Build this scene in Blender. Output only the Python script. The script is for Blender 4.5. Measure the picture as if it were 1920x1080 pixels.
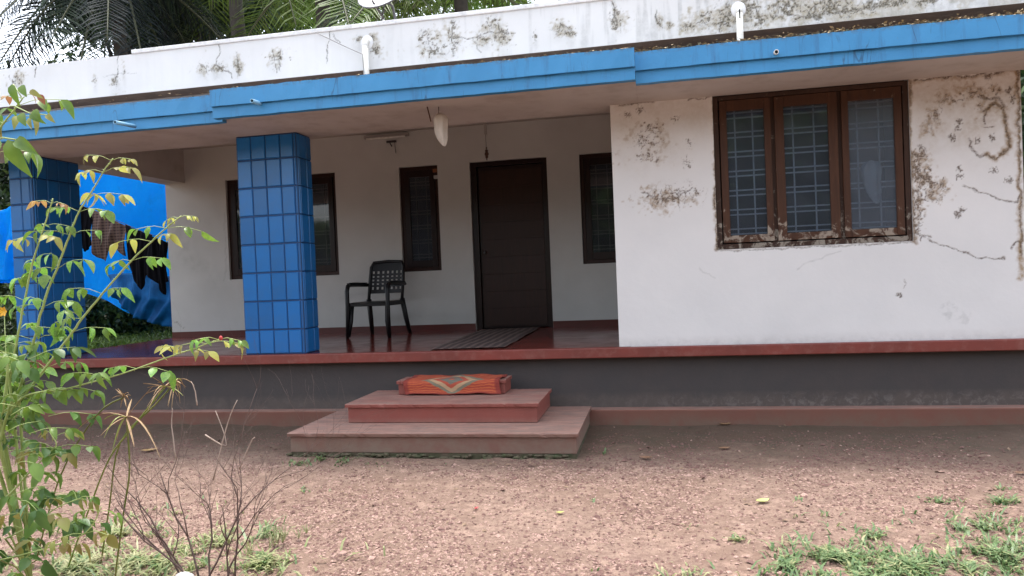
import bpy, math, random
import numpy as np
from mathutils import Vector, Matrix
random.seed(7); RNG = np.random.default_rng(7)
sc = bpy.context.scene
for o in list(bpy.data.objects): bpy.data.objects.remove(o)
# ------------------------------------------------------------------ camera
F, YAW, PIT, ROL, EYE = 1366.3, .1966, -.0162, -.0416, 1.38
_cy, _sy = math.cos(YAW), math.sin(YAW); _cp, _sp = math.cos(PIT), math.sin(PIT); _cr, _sr = math.cos(ROL), math.sin(ROL)
_r = Vector((_cy, _sy, 0)); _f = Vector((-_sy, _cy, 0)); _u = Vector((0, 0, 1))
FW = _cp*_f + _sp*_u; _u2 = -_sp*_f + _cp*_u
RT = _cr*_r + _sr*_u2; UP = -_sr*_r + _cr*_u2
CAM = Vector((0, 0, EYE))
cd = bpy.data.cameras.new('camera'); cam = bpy.data.objects.new('camera', cd); sc.collection.objects.link(cam)
M = Matrix((RT, UP, -FW)).transposed().to_4x4(); M.translation = CAM
cam.matrix_world = M
cd.sensor_width = 36; cd.lens = F/1920*36; cd.clip_start = .05; cd.clip_end = 2000
sc.camera = cam
# ------------------------------------------------------------------ sky and sun
SUN_EL, SUN_AZ = math.radians(77), math.radians(-28)   # azimuth clockwise from +Y
w = bpy.data.worlds.new('World'); sc.world = w; w.use_nodes = True
nt = w.node_tree; bg = nt.nodes['Background']
sky = nt.nodes.new('ShaderNodeTexSky'); sky.sky_type = 'NISHITA'; sky.sun_disc = False
sky.sun_elevation = SUN_EL; sky.sun_rotation = SUN_AZ; sky.air_density = 1.0; sky.dust_density = 3; sky.ozone_density = 1
hs = nt.nodes.new('ShaderNodeHueSaturation'); hs.inputs['Saturation'].default_value = .40
nt.links.new(sky.outputs[0], hs.inputs['Color']); nt.links.new(hs.outputs[0], bg.inputs[0]); bg.inputs[1].default_value = .15
sl = bpy.data.lights.new('sun', 'SUN'); sl.energy = .8; sl.angle = math.radians(12); sl.color = (1, .95, .88)
so = bpy.data.objects.new('sun', sl); sc.collection.objects.link(so)
sd = Vector((math.sin(SUN_AZ)*math.cos(SUN_EL), math.cos(SUN_AZ)*math.cos(SUN_EL), math.sin(SUN_EL)))
so.rotation_euler = sd.to_track_quat('Z', 'Y').to_euler()
sc.view_settings.view_transform = 'Standard'; sc.view_settings.look = 'None'
sc.view_settings.gamma = 1; sc.view_settings.use_curve_mapping = False
sc.view_settings.exposure = 2.1
try: sc.cycles.max_bounces = 8; sc.cycles.transparent_max_bounces = 12
except Exception: pass

def ray(u, v): return (u-960)/F*RT - (v-540)/F*UP + FW
def atY(u, v, Y): d = ray(u, v); return CAM + d*(Y/d.y)
def atZ(u, v, Z): d = ray(u, v); return CAM + d*((Z-EYE)/d.z)
def XZ(u, v, Y): p = atY(u, v, Y); return (p.x, p.z)

# ------------------------------------------------------------------ materials
def srgb(r, g, b):
    f = lambda c: (c/255/12.92 if c/255 <= .04045 else ((c/255+.055)/1.055)**2.4)
    return (f(r), f(g), f(b))
class NT:
    def __init__(s, name):
        s.m = bpy.data.materials.new(name); s.m.use_nodes = True; s.t = s.m.node_tree
        s.b = s.t.nodes['Principled BSDF']; s.out = s.t.nodes['Material Output']
        s.co = s.t.nodes.new('ShaderNodeTexCoord').outputs['Object']
    def n(s, typ, **k):
        x = s.t.nodes.new(typ)
        for a, b in k.items(): setattr(x, a, b)
        return x
    def l(s, a, b): s.t.links.new(a, b)
    def noise(s, scale, detail=4, rough=.55, dist=0, stretch=None, co=None):
        x = s.n('ShaderNodeTexNoise'); x.inputs['Scale'].default_value = scale; x.inputs['Detail'].default_value = detail
        x.inputs['Roughness'].default_value = rough; x.inputs['Distortion'].default_value = dist
        c = co or s.co
        if stretch:
            mp = s.n('ShaderNodeMapping'); mp.inputs['Scale'].default_value = stretch; s.l(c, mp.inputs[0]); c = mp.outputs[0]
        s.l(c, x.inputs['Vector']); return x.outputs['Fac']
    def ramp(s, fac, a, b, lo=0., hi=1.):
        x = s.n('ShaderNodeMapRange'); x.inputs['From Min'].default_value = a; x.inputs['From Max'].default_value = b
        x.inputs['To Min'].default_value = lo; x.inputs['To Max'].default_value = hi; s.l(fac, x.inputs['Value']); return x.outputs[0]
    def mix(s, fac, A, B):
        x = s.n('ShaderNodeMix', data_type='RGBA')
        for v, i in ((fac, 0), (A, 6), (B, 7)):
            if isinstance(v, (int, float)): x.inputs[i].default_value = v
            elif isinstance(v, tuple): x.inputs[i].default_value = (*v, 1)
            else: s.l(v, x.inputs[i])
        return x.outputs[2]
    def math(s, op, a, b=0.):
        x = s.n('ShaderNodeMath', operation=op)
        for v, i in ((a, 0), (b, 1)):
            if isinstance(v, (int, float)): x.inputs[i].default_value = v
            else: s.l(v, x.inputs[i])
        return x.outputs[0]
    def bump(s, h, strength, dist=.01):
        x = s.n('ShaderNodeBump'); x.inputs['Strength'].default_value = strength; x.inputs['Distance'].default_value = dist
        s.l(h, x.inputs['Height']); s.l(x.outputs[0], s.b.inputs['Normal']); return x
    def col(s, c):
        if isinstance(c, tuple): s.b.inputs['Base Color'].default_value = (*c, 1)
        else: s.l(c, s.b.inputs['Base Color'])
    def rough(s, v):
        if isinstance(v, (int, float)): s.b.inputs['Roughness'].default_value = v
        else: s.l(v, s.b.inputs['Roughness'])
def paint(name, c1, c2, scale=3, rough=.7, bump=.15, bs=60, dirt=None, dirt_amt=.5, dirt_scale=8, stretch=None):
    k = NT(name); c = k.mix(k.ramp(k.noise(scale, 6), .3, .7), c1, c2)
    if dirt: c = k.mix(k.ramp(k.noise(dirt_scale, 8, .65, stretch=stretch), .5, .75, 0, dirt_amt), c, dirt)
    k.col(c); k.rough(rough); k.bump(k.noise(bs, 6), bump, .006); return k.m
def stained(name, c1, c2, crack=(.085, .052, .03), ochre=(.30, .20, .10), grime=(.28, .28, .26), rough=.75):
    k = NT(name); a = k.n('ShaderNodeAttribute', attribute_name='stain'); sp = k.n('ShaderNodeSeparateColor'); k.l(a.outputs['Color'], sp.inputs[0])
    c = k.mix(k.ramp(k.noise(1.6, 7), .3, .7), c1, c2)
    fine = k.ramp(k.noise(70, 5, .7), .3, .65)
    c = k.mix(k.math('MULTIPLY', sp.outputs[2], k.ramp(k.noise(14, 8, .7), .25, .7)), c, grime)
    c = k.mix(k.math('MULTIPLY', sp.outputs[1], k.ramp(k.noise(30, 7, .7), .2, .6)), c, ochre)
    cr = k.math('MULTIPLY', sp.outputs[0], fine)
    c = k.mix(k.math('MINIMUM', k.math('MULTIPLY', cr, 1.25), .9), c, crack)
    k.col(c); k.rough(rough)
    h = k.math('SUBTRACT', k.math('MULTIPLY', k.noise(22, 6, .6), .5), k.math('MULTIPLY', sp.outputs[0], 1.5))
    k.bump(h, .35, .008); return k.m
def leafmat(name, c1, c2, trans=.45, rough=.45, scale=9):
    k = NT(name); oi = k.n('ShaderNodeObjectInfo'); c = k.mix(k.ramp(k.noise(scale, 3), .35, .65), c1, c2)
    hsv = k.n('ShaderNodeHueSaturation'); k.l(k.ramp(oi.outputs['Random'], 0, 1, .7, 1.35), hsv.inputs['Value']); k.l(k.ramp(oi.outputs['Random'], 0, 1, .485, .515), hsv.inputs['Hue'])
    k.l(c, hsv.inputs['Color']); c = hsv.outputs[0]
    k.col(c); k.rough(rough)
    tr = k.n('ShaderNodeBsdfTranslucent'); k.l(c, tr.inputs[0]); mx = k.n('ShaderNodeMixShader'); mx.inputs[0].default_value = trans
    k.l(k.b.outputs[0], mx.inputs[1]); k.l(tr.outputs[0], mx.inputs[2]); k.l(mx.outputs[0], k.out.inputs[0]); return k.m

MT = {}
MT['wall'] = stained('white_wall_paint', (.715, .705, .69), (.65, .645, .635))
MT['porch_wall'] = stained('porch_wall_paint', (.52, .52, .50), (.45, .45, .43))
MT['parapet'] = stained('parapet_paint', (.74, .745, .74), (.66, .665, .66), crack=(.055, .045, .025), ochre=(.28, .22, .10), grime=(.25, .26, .25))
MT['soffit'] = paint('soffit_paint', (.52, .48, .45), (.44, .40, .37), 2, .8, .1, dirt=(.25, .19, .14), dirt_amt=.35, dirt_scale=4)
MT['cap'] = paint('cap_paint', (.82, .82, .82), (.7, .7, .7), 3, .8, .2, dirt=(.3, .3, .27), dirt_amt=.5, dirt_scale=12)
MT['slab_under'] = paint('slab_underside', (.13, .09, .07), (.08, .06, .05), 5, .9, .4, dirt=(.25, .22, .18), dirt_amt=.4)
MT['roof'] = paint('roof_concrete', (.25, .25, .23), (.14, .14, .13), 3, .9, .4)
def fascia_mat():
    k = NT('blue_fascia_paint'); c = k.mix(k.ramp(k.noise(2.2, 6), .3, .7), (.045, .26, .52), (.036, .22, .45))
    st = k.ramp(k.noise(9, 6, .7, stretch=(1.5, 1, .14)), .54, .72, 0, .6)
    c = k.mix(st, c, (.03, .10, .22))
    sp = k.n('ShaderNodeSeparateXYZ'); k.l(k.co, sp.inputs[0])
    top = k.math('MULTIPLY', k.ramp(sp.outputs[2], 3.035, 3.068), k.ramp(k.noise(26, 7, .75), .46, .6)); c = k.mix(k.math('MULTIPLY', top, .7), c, (.08, .09, .09))
    cr = k.ramp(k.math('ABSOLUTE', k.math('SUBTRACT', k.noise(2.6, 3, .5, .4, stretch=(1.3, 1, .25)), .5)), 0, .006, .7, 0); c = k.mix(k.math('MULTIPLY', cr, k.ramp(k.noise(4, 3), .5, .6)), c, (.02, .06, .12))
    c = k.mix(k.ramp(k.noise(40, 6, .7), .62, .75, 0, .6), c, (.10, .16, .22))
    k.col(c); k.rough(.55); k.bump(k.noise(30, 6), .2, .006); return k.m
MT['fascia'] = fascia_mat()
MT['blue'] = paint('blue_column_paint', (.007, .135, .40), (.006, .115, .34), 4, .42, .12, 40, dirt=(.05, .14, .28), dirt_amt=.3)
def tile_tone():
    t = MT['blue'].node_tree; b = t.nodes['Principled BSDF']; src = b.inputs['Base Color'].links[0].from_socket
    oi = t.nodes.new('ShaderNodeObjectInfo'); mr = t.nodes.new('ShaderNodeMapRange'); mr.inputs['To Min'].default_value = .86; mr.inputs['To Max'].default_value = 1.14
    t.links.new(oi.outputs['Random'], mr.inputs[0]); hv = t.nodes.new('ShaderNodeHueSaturation'); t.links.new(mr.outputs[0], hv.inputs['Value']); t.links.new(src, hv.inputs['Color']); t.links.new(hv.outputs[0], b.inputs['Base Color'])
    b.inputs['Roughness'].default_value = .3
tile_tone()
MT['blue_joint'] = paint('blue_joint_paint', (.008, .04, .13), (.006, .035, .11), 6, .6, .2)
MT['pipe_blue'] = paint('pale_blue_pipe', (.22, .45, .62), (.18, .38, .55), 12, .5, .05)
MT['pipe'] = paint('white_plastic_pipe', (.78, .78, .74), (.66, .66, .62), 20, .4, .05, dirt=(.35, .27, .15), dirt_amt=.6, dirt_scale=14)
MT['hole'] = paint('pipe_hollow', (.01, .01, .01), (.006, .006, .006), 5, .9, .0)
def red_floor():
    k = NT('red_oxide_floor'); c = k.mix(k.ramp(k.noise(1.8, 6), .3, .7), (.17, .030, .021), (.125, .025, .019)); k.col(c)
    k.rough(k.ramp(k.noise(5, 6), .3, .7, .1, .24)); k.bump(k.noise(8, 3), .03, .01); return k.m
MT['floor'] = red_floor()
MT['band'] = paint('red_oxide_edge', (.21, .040, .029), (.15, .033, .024), 3, .5, .2, dirt=(.27, .14, .11), dirt_amt=.45, dirt_scale=10)
MT['skirt'] = paint('red_oxide_skirting', (.10, .022, .018), (.08, .02, .017), 3, .3, .1)
def dusty(name, c1, c2, dust, z0, z1, rough=.75, amt=.85, base=.25, side=0):
    k = NT(name); c = k.mix(k.ramp(k.noise(3, 7), .3, .7), c1, c2)
    sp = k.n('ShaderNodeSeparateXYZ'); k.l(k.co, sp.inputs[0])
    low = k.ramp(sp.outputs[2], z0, z1, 1, 0); ns = k.ramp(k.noise(7, 8, .65), .35, .7)
    f = k.math('MINIMUM', k.math('MULTIPLY', k.math('ADD', low, base), k.math('ADD', ns, .25)), amt)
    c = k.mix(f, c, dust)
    if side:
        g = k.n('ShaderNodeNewGeometry'); s2 = k.n('ShaderNodeSeparateXYZ'); k.l(g.outputs['Normal'], s2.inputs[0])
        c = k.mix(k.math('MULTIPLY', k.ramp(s2.outputs[2], .6, .9), k.ramp(k.noise(5, 8, .7, stretch=(.5, 1.5, 1)), .3, .65, .35, .95)), c, k.mix(k.ramp(k.noise(11, 8, .75, .5, stretch=(.4, 1.6, 1)), .45, .6), (.33, .19, .15), (.21, .15, .125)))
    k.col(c); k.rough(rough); k.bump(k.noise(35, 8, .7), .35, .006); return k.m
MT['plinth'] = dusty('black_plinth_paint', (.046, .041, .041), (.054, .044, .042), (.11, .085, .07), .20, .30, .7, .55, .12)
def plinth_marks():
    m = MT['plinth']; t = m.node_tree; b = t.nodes['Principled BSDF']; src = b.inputs['Base Color'].links[0].from_socket
    K = NT.__new__(NT); K.m = m; K.t = t; K.b = b; K.co = t.nodes.new('ShaderNodeTexCoord').outputs['Object']
    sp = K.n('ShaderNodeSeparateXYZ'); K.l(K.co, sp.inputs[0])
    band = K.math('MULTIPLY', K.ramp(sp.outputs[2], .20, .30, 1, 0), K.ramp(sp.outputs[0], -.4, 1.2, .25, 1)); nz = K.ramp(K.noise(13, 9, .75, .6), .50, .60)
    c = K.mix(K.math('MULTIPLY', K.math('MULTIPLY', band, nz), .38), src, (.24, .21, .19))
    c = K.mix(K.ramp(K.noise(38, 8, .8), .66, .72, 0, .35), c, (.12, .12, .12)); K.l(c, b.inputs['Base Color'])
plinth_marks()
MT['kerb'] = dusty('red_kerb', (.19, .070, .048), (.16, .062, .044), (.16, .10, .07), .0, .13, .85, .9, .25, 1)
MT['step1'] = dusty('dusty_red_step', (.20, .085, .065), (.17, .08, .06), (.20, .14, .105), .0, .22, .85, .95, .3, 1)
MT['step2'] = dusty('red_step', (.25, .060, .045), (.21, .055, .042), (.26, .13, .10), .17, .24, .8, .8, .15, 1)
MT['moss'] = paint('mossy_footing', (.10, .075, .05), (.05, .055, .025), 14, .95, 1, 40, dirt=(.04, .07, .02), dirt_amt=.7, dirt_scale=20)
def wood(name, c1, c2, peel=None, amt=.0, rough=.5, z0=None, z1=None):
    k = NT(name); c = k.mix(k.ramp(k.noise(6, 8, .6, .6, stretch=(6, 6, .6)), .3, .7), c1, c2)
    if peel:
        pn = k.ramp(k.noise(9, 10, .75, .8), .56, .62, 0, 1)
        if z0 is not None:
            sp = k.n('ShaderNodeSeparateXYZ'); k.l(k.co, sp.inputs[0]); pn = k.ramp(k.math('ADD', k.noise(9, 10, .75, .8), k.ramp(sp.outputs[2], z0, z1, .16, 0)), .62, .67)
        c = k.mix(k.math('MULTIPLY', pn, amt), c, peel)
    k.col(c); k.rough(rough); k.bump(k.noise(20, 8, .7, stretch=(4, 4, .5)), .3, .004); return k.m
MT['wood_old'] = wood('peeling_window_wood', (.078, .034, .018), (.045, .021, .013), (.30, .25, .20), .9, .6, 1.5, 1.95)
MT['wood_frame'] = wood('weathered_frame_wood', (.060, .032, .022), (.035, .022, .017), (.26, .23, .19), .95, .8, 1.45, 2.1)
MT['wood_dark'] = wood('dark_varnished_wood', (.022, .010, .009), (.014, .008, .008), rough=.3)
MT['wood_mid'] = wood('brown_varnished_wood', (.036, .014, .010), (.022, .010, .008), rough=.4)
for k_ in ('wood_mid', 'wood_dark'): MT[k_].node_tree.nodes['Principled BSDF'].inputs['Specular IOR Level'].default_value = .25
for k_ in ('wood_old', 'wood_frame'): MT[k_].node_tree.nodes['Principled BSDF'].inputs['Specular IOR Level'].default_value = .2
MT['grille'] = paint('grey_grille_paint', (.75, .77, .80), (.65, .66, .68), 5, .5, .05)
MT['grille_dark'] = paint('dull_grille_paint', (.34, .34, .32), (.26, .26, .25), 5, .6, .05)
def glass(name, frost, tint=(.75, .8, .85)):
    k = NT(name); gl = k.n('ShaderNodeBsdfGlossy'); gl.inputs[0].default_value = (*tint, 1); gl.inputs[1].default_value = .04 + frost*.3
    tr = k.n('ShaderNodeBsdfTransparent'); tr.inputs[0].default_value = (*[t*.95 for t in tint], 1)
    fr = k.n('ShaderNodeFresnel'); fr.inputs[0].default_value = 1.5; mx = k.n('ShaderNodeMixShader'); k.l(fr.outputs[0], mx.inputs[0])
    df = k.n('ShaderNodeBsdfDiffuse'); df.inputs[0].default_value = (.22, .25, .30, 1); m2 = k.n('ShaderNodeMixShader')
    k.l(k.ramp(k.noise(5, 6), .3, .7, .09+frost*.22, .15+frost*.30), m2.inputs[0]); k.l(tr.outputs[0], m2.inputs[1]); k.l(df.outputs[0], m2.inputs[2])
    k.l(m2.outputs[0], mx.inputs[1]); k.l(gl.outputs[0], mx.inputs[2]); k.l(mx.outputs[0], k.out.inputs[0]); return k.m
MT['glass'] = glass('dusty_glass', 0.); MT['glass_frost'] = glass('hazy_glass', .5); MT['glass_dark'] = glass('dark_glass', 0., (.8, .8, .8))
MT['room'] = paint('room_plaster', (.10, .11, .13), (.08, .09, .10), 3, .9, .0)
MT['chair'] = paint('black_plastic', (.007, .0065, .008), (.005, .005, .006), 20, .4, .03)
MT['chair'].node_tree.nodes['Principled BSDF'].inputs['Specular IOR Level'].default_value = .3
MT['cloth_white'] = paint('off_white_cloth', (.55, .50, .44), (.46, .41, .35), 14, .9, .3)
MT['metal_dark'] = paint('dark_metal', (.05, .045, .05), (.035, .03, .03), 20, .5, .1)
MT['dish'] = paint('pale_dish_metal', (.6, .6, .6), (.5, .5, .5), 6, .35, .05)
MT['tube'] = paint('tube_light_body', (.35, .33, .31), (.3, .28, .26), 6, .5, .0)
MT['bead'] = paint('brown_beads', (.09, .04, .02), (.05, .02, .01), 30, .5, .1)
MT['sticker_o'] = paint('orange_sticker', (.22, .07, .02), (.18, .05, .02), 30, .5, 0)
MT['sticker_w'] = paint('white_sticker', (.4, .4, .4), (.3, .3, .3), 30, .5, 0)
MT['black_cloth'] = paint('black_cloth', (.006, .006, .009), (.004, .004, .006), 9, 1., .3)
MT['black_cloth'].node_tree.nodes['Principled BSDF'].inputs['Specular IOR Level'].default_value = .1
def check_mat():
    k = NT('checked_brown_cloth'); w1 = k.n('ShaderNodeTexWave', wave_type='BANDS', bands_direction='X'); w1.inputs['Scale'].default_value = 6; k.l(k.co, w1.inputs[0])
    w2 = k.n('ShaderNodeTexWave', wave_type='BANDS', bands_direction='Z'); w2.inputs['Scale'].default_value = 7; k.l(k.co, w2.inputs[0])
    c = k.mix(k.ramp(w1.outputs[1], .45, .6), (.075, .042, .033), (.035, .02, .018)); c = k.mix(k.ramp(w2.outputs[1], .5, .65, 0, .6), c, (.13, .085, .07)); k.col(c); k.rough(.95); return k.m
MT['check'] = check_mat()
def tarp_mat():
    k = NT('blue_tarpaulin'); c = k.mix(k.ramp(k.noise(2.5, 6), .3, .7), (.002, .50, 1.0), (.002, .42, .95)); c = k.mix(k.ramp(k.noise(6, 8, .7), .55, .75, 0, .3), c, (.03, .15, .35))
    k.col(c); k.rough(.4); k.bump(k.math('ADD', k.noise(3, 7, .6, 1.5, stretch=(2.5, 1, .8)), k.math('MULTIPLY', k.noise(14, 5, .6, .8), .35)), .5, .07)
    tr = k.n('ShaderNodeBsdfTranslucent'); k.l(c, tr.inputs[0]); mx = k.n('ShaderNodeMixShader'); mx.inputs[0].default_value = .72
    k.l(k.b.outputs[0], mx.inputs[1]); k.l(tr.outputs[0], mx.inputs[2]); k.l(mx.outputs[0], k.out.inputs[0]); return k.m
MT['tarp'] = tarp_mat(); MT['tarp'].node_tree.nodes['Principled BSDF'].inputs['Specular IOR Level'].default_value = .12
MT['tarp_fold'] = paint('folded_tarpaulin', (.002, .10, .30), (.001, .05, .17), 6, .7, .9, 9)
MT['tarp_fold'].node_tree.nodes['Principled BSDF'].inputs['Specular IOR Level'].default_value = .15
def rug_mat():   # brown runner: stripes along its length
    k = NT('striped_brown_rug'); sp = k.n('ShaderNodeSeparateXYZ'); k.l(k.co, sp.inputs[0])
    s = k.math('SINE', k.math('MULTIPLY', k.math('ADD', sp.outputs[0], k.math('MULTIPLY', k.noise(3, 3), .02)), 2*math.pi/.088))
    c = k.mix(k.ramp(s, -.2, .5), (.045, .026, .022), (.14, .095, .08)); c = k.mix(k.ramp(k.noise(60, 5), .4, .7, 0, .5), c, (.07, .04, .035)); k.col(c); k.rough(.95); k.bump(k.noise(150, 3), .6, .004); return k.m
MT['rug'] = rug_mat()
def stepmat_mat():   # orange mat with a woven diamond, local x = width, y = arc length
    k = NT('orange_woven_mat'); uv = k.n('ShaderNodeAttribute', attribute_name='wv'); sp = k.n('ShaderNodeSeparateXYZ'); k.l(uv.outputs['Vector'], sp.inputs[0])
    wob = k.math('MULTIPLY', k.math('SUBTRACT', k.noise(18, 4), .5), .08)
    dx = k.math('ABSOLUTE', k.math('SUBTRACT', sp.outputs[0], .5)); dy = k.math('ABSOLUTE', k.math('SUBTRACT', sp.outputs[1], .52))
    d = k.math('ADD', k.math('ADD', k.math('MULTIPLY', dx, 1.65), k.math('MULTIPLY', dy, 1.2)), wob)
    strp = k.ramp(k.math('SINE', k.math('MULTIPLY', k.math('ADD', sp.outputs[1], wob), 95.)), -.3, .6)
    c = k.mix(strp, (.31, .045, .025), (.45, .10, .035))
    def band(lo, hi, colr, c):
        f = k.math('MULTIPLY', k.ramp(d, lo-.012, lo+.012), k.ramp(d, hi-.012, hi+.012, 1, 0)); return k.mix(k.math('MULTIPLY', f, .85), c, colr)
    c = band(.44, .55, (.14, .17, .12), c); c = band(.32, .44, (.42, .30, .17), c); c = band(.22, .32, (.36, .07, .04), c); c = band(.06, .22, (.10, .14, .115), c)
    ex = k.math('MAXIMUM', k.ramp(dx, .44, .46), k.ramp(k.math('ABSOLUTE', k.math('SUBTRACT', sp.outputs[1], .5)), .44, .46)); c = k.mix(k.math('MULTIPLY', ex, .85), c, (.20, .028, .022))
    k.col(c); k.rough(.9); k.bump(k.noise(140, 4), .8, .006); return k.m
MT['mat'] = stepmat_mat()
MT['rose'] = leafmat('rose_leaf', (.20, .34, .045), (.11, .24, .04), .38, .38)
MT['rose_dark'] = leafmat('rose_leaf_mature', (.075, .18, .04), (.11, .23, .055), .3, .33)
MT['rose_young'] = leafmat('rose_leaf_young', (.32, .37, .08), (.33, .27, .07), .45, .45)
MT['rose_red'] = leafmat('rose_leaf_reddish', (.36, .14, .07), (.34, .25, .08), .4, .5)
MT['cane'] = paint('green_cane', (.36, .42, .14), (.26, .36, .10), 14, .5, .1)
MT['twig'] = paint('dry_twig', (.15, .10, .085), (.085, .055, .045), 20, .9, .3)
MT['twig_pale'] = paint('bleached_twig', (.42, .34, .28), (.28, .2, .16), 20, .9, .3)
MT['bud'] = paint('red_bud', (.5, .03, .04), (.4, .05, .04), 20, .6, 0)
MT['sedge'] = leafmat('sedge_green', (.14, .19, .03), (.24, .24, .05), .2, .5)
MT['sedge_dry'] = paint('dry_sedge', (.36, .25, .14), (.28, .18, .10), 12, .9, .2)
MT['grass'] = leafmat('lawn_grass', (.08, .145, .05), (.18, .24, .11), .3, .4, 14)
MT['grass_y'] = leafmat('yellow_grass', (.17, .22, .07), (.36, .34, .19), .3, .5, 14)
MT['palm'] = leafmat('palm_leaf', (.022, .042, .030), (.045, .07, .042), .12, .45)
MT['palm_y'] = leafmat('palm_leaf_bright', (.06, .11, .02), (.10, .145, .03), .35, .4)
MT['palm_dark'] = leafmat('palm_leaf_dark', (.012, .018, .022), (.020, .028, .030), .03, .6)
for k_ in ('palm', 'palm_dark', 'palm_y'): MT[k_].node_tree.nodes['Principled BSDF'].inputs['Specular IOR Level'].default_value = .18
MT['rachis'] = paint('palm_stalk', (.09, .10, .05), (.06, .06, .03), 10, .5, .1)
MT['trunk'] = paint('grey_bark', (.06, .05, .042), (.035, .03, .026), 8, .95, .8)
MT['leaf_dark'] = leafmat('tree_leaf_dark', (.028, .055, .022), (.045, .08, .03), .25, .45, 1.2)
MT['leaf_mid'] = leafmat('tree_leaf_mid', (.06, .11, .03), (.10, .14, .04), .3, .45, 1.2)
MT['straw'] = paint('dry_leaf_litter', (.42, .34, .19), (.24, .16, .09), 30, .9, .3)
MT['scrap'] = paint('dry_scraps', (.26, .18, .12), (.12, .07, .045), 30, .9, .3)
MT['pebble'] = paint('laterite_gravel', (.20, .11, .09), (.11, .06, .05), 40, .9, .4)
MT['pebble_l'] = paint('pale_gravel', (.40, .27, .22), (.28, .175, .14), 40, .9, .4)
MT['stone'] = paint('pale_stone', (.6, .6, .58), (.4, .4, .38), 10, .8, .4)
MT['yellow'] = paint('yellow_petals', (.75, .42, .02), (.65, .32, .01), 30, .6, 0)
MT['fleaf_g'] = leafmat('fallen_leaf_green', (.45, .50, .14), (.38, .42, .1), .1); MT['fleaf_b'] = leafmat('fallen_leaf_brown', (.32, .2, .1), (.25, .13, .07), .1)
MT['petal'] = leafmat('fallen_petal', (.6, .07, .08), (.5, .06, .06), .2)
MT['rope'] = paint('thin_rope', (.12, .10, .09), (.08, .07, .06), 30, .9, 0)
MT['cable'] = paint('grey_cable', (.28, .26, .25), (.2, .19, .18), 30, .7, 0)

# ------------------------------------------------------------------ mesh builder
class MB:
    def __init__(s): s.v = []; s.f = []; s.mi = []; s.sm = []
    def add(s, vs, fs, mi=0, sm=False):
        o = len(s.v); s.v += [tuple(p) for p in vs]; s.f += [tuple(i+o for i in f) for f in fs]; s.mi += [mi]*len(fs); s.sm += [sm]*len(fs); return s
    def box(s, x0, x1, y0, y1, z0, z1, mi=0):
        v = [(x, y, z) for z in (z0, z1) for y in (y0, y1) for x in (x0, x1)]
        return s.add(v, [(0, 2, 3, 1), (4, 5, 7, 6), (0, 1, 5, 4), (1, 3, 7, 5), (3, 2, 6, 7), (2, 0, 4, 6)], mi)
    def tube(s, pts, r, n=7, mi=0, cap=True, sm=True):
        pts = [Vector(p) for p in pts]; rs = r if isinstance(r, (list, tuple)) else [r]*len(pts)
        vs = []; t0 = None; ref = Vector((0, 0, 1)) if abs((pts[1]-pts[0]).normalized().z) < .9 else Vector((1, 0, 0))
        for i, p in enumerate(pts):
            t = (pts[min(i+1, len(pts)-1)] - pts[max(i-1, 0)]).normalized()
            a = (ref - t*ref.dot(t)).normalized(); b = t.cross(a); ref = a
            for k in range(n):
                th = 2*math.pi*k/n; vs.append(p + (a*math.cos(th)+b*math.sin(th))*rs[i])
        fs = [(i*n+k, i*n+(k+1) % n, (i+1)*n+(k+1) % n, (i+1)*n+k) for i in range(len(pts)-1) for k in range(n)]
        if cap: fs += [tuple(range(n))[::-1], tuple((len(pts)-1)*n+k for k in range(n))]
        return s.add(vs, fs, mi, sm)
    def blob(s, c, r, seg=8, rings=6, mi=0, jit=0.):
        c = Vector(c); r = Vector(r) if not isinstance(r, (int, float)) else Vector((r, r, r)); vs = [c+Vector((0, 0, r.z))]
        for i in range(1, rings):
            ph = math.pi*i/rings
            for k in range(seg):
                th = 2*math.pi*k/seg; q = 1+random.uniform(-jit, jit)
                vs.append(c+Vector((r.x*math.sin(ph)*math.cos(th)*q, r.y*math.sin(ph)*math.sin(th)*q, r.z*math.cos(ph)*q)))
        vs.append(c-Vector((0, 0, r.z))); fs = [(0, 1+k, 1+(k+1) % seg) for k in range(seg)]
        for i in range(rings-2): fs += [(1+i*seg+k, 1+(i+1)*seg+k, 1+(i+1)*seg+(k+1) % seg, 1+i*seg+(k+1) % seg) for k in range(seg)]
        L = len(vs)-1; b = 1+(rings-2)*seg; fs += [(L, b+(k+1) % seg, b+k) for k in range(seg)]
        return s.add(vs, fs, mi, True)
    def build(s, name, mats, parent=None, bevel=0, seg=2, loc=None):
        me = bpy.data.meshes.new(name)
        if loc is not None: me.from_pydata([(a-loc[0], b-loc[1], c-loc[2]) for a, b, c in s.v], [], s.f)
        else: me.from_pydata(s.v, [], s.f)
        for m in (mats if isinstance(mats, (list, tuple)) else [mats]): me.materials.append(MT[m] if isinstance(m, str) else m)
        me.polygons.foreach_set('material_index', s.mi); me.polygons.foreach_set('use_smooth', s.sm); me.update()
        return link(name, me, parent, bevel, seg, loc)
def link(name, me, parent=None, bevel=0, seg=2, loc=None, mat=None):
    o = bpy.data.objects.new(name, me); sc.collection.objects.link(o)
    if loc is not None: o.location = loc
    if mat is not None: o.matrix_world = mat
    if parent is not None: o.parent = parent; 
    if bevel:
        b = o.modifiers.new('bevel', 'BEVEL'); b.width = bevel; b.segments = seg; b.limit_method = 'ANGLE'
    return o
def thing(name, label, cat, loc=(0, 0, 0), group=None):
    o = bpy.data.objects.new(name, None); sc.collection.objects.link(o); o.location = loc; o.empty_display_size = .1
    o['label'] = label; o['category'] = cat
    if group: o['group'] = group
    return o
def tag(o, label, cat, group=None):
    o['label'] = label; o['category'] = cat
    if group: o['group'] = group
    return o
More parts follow.
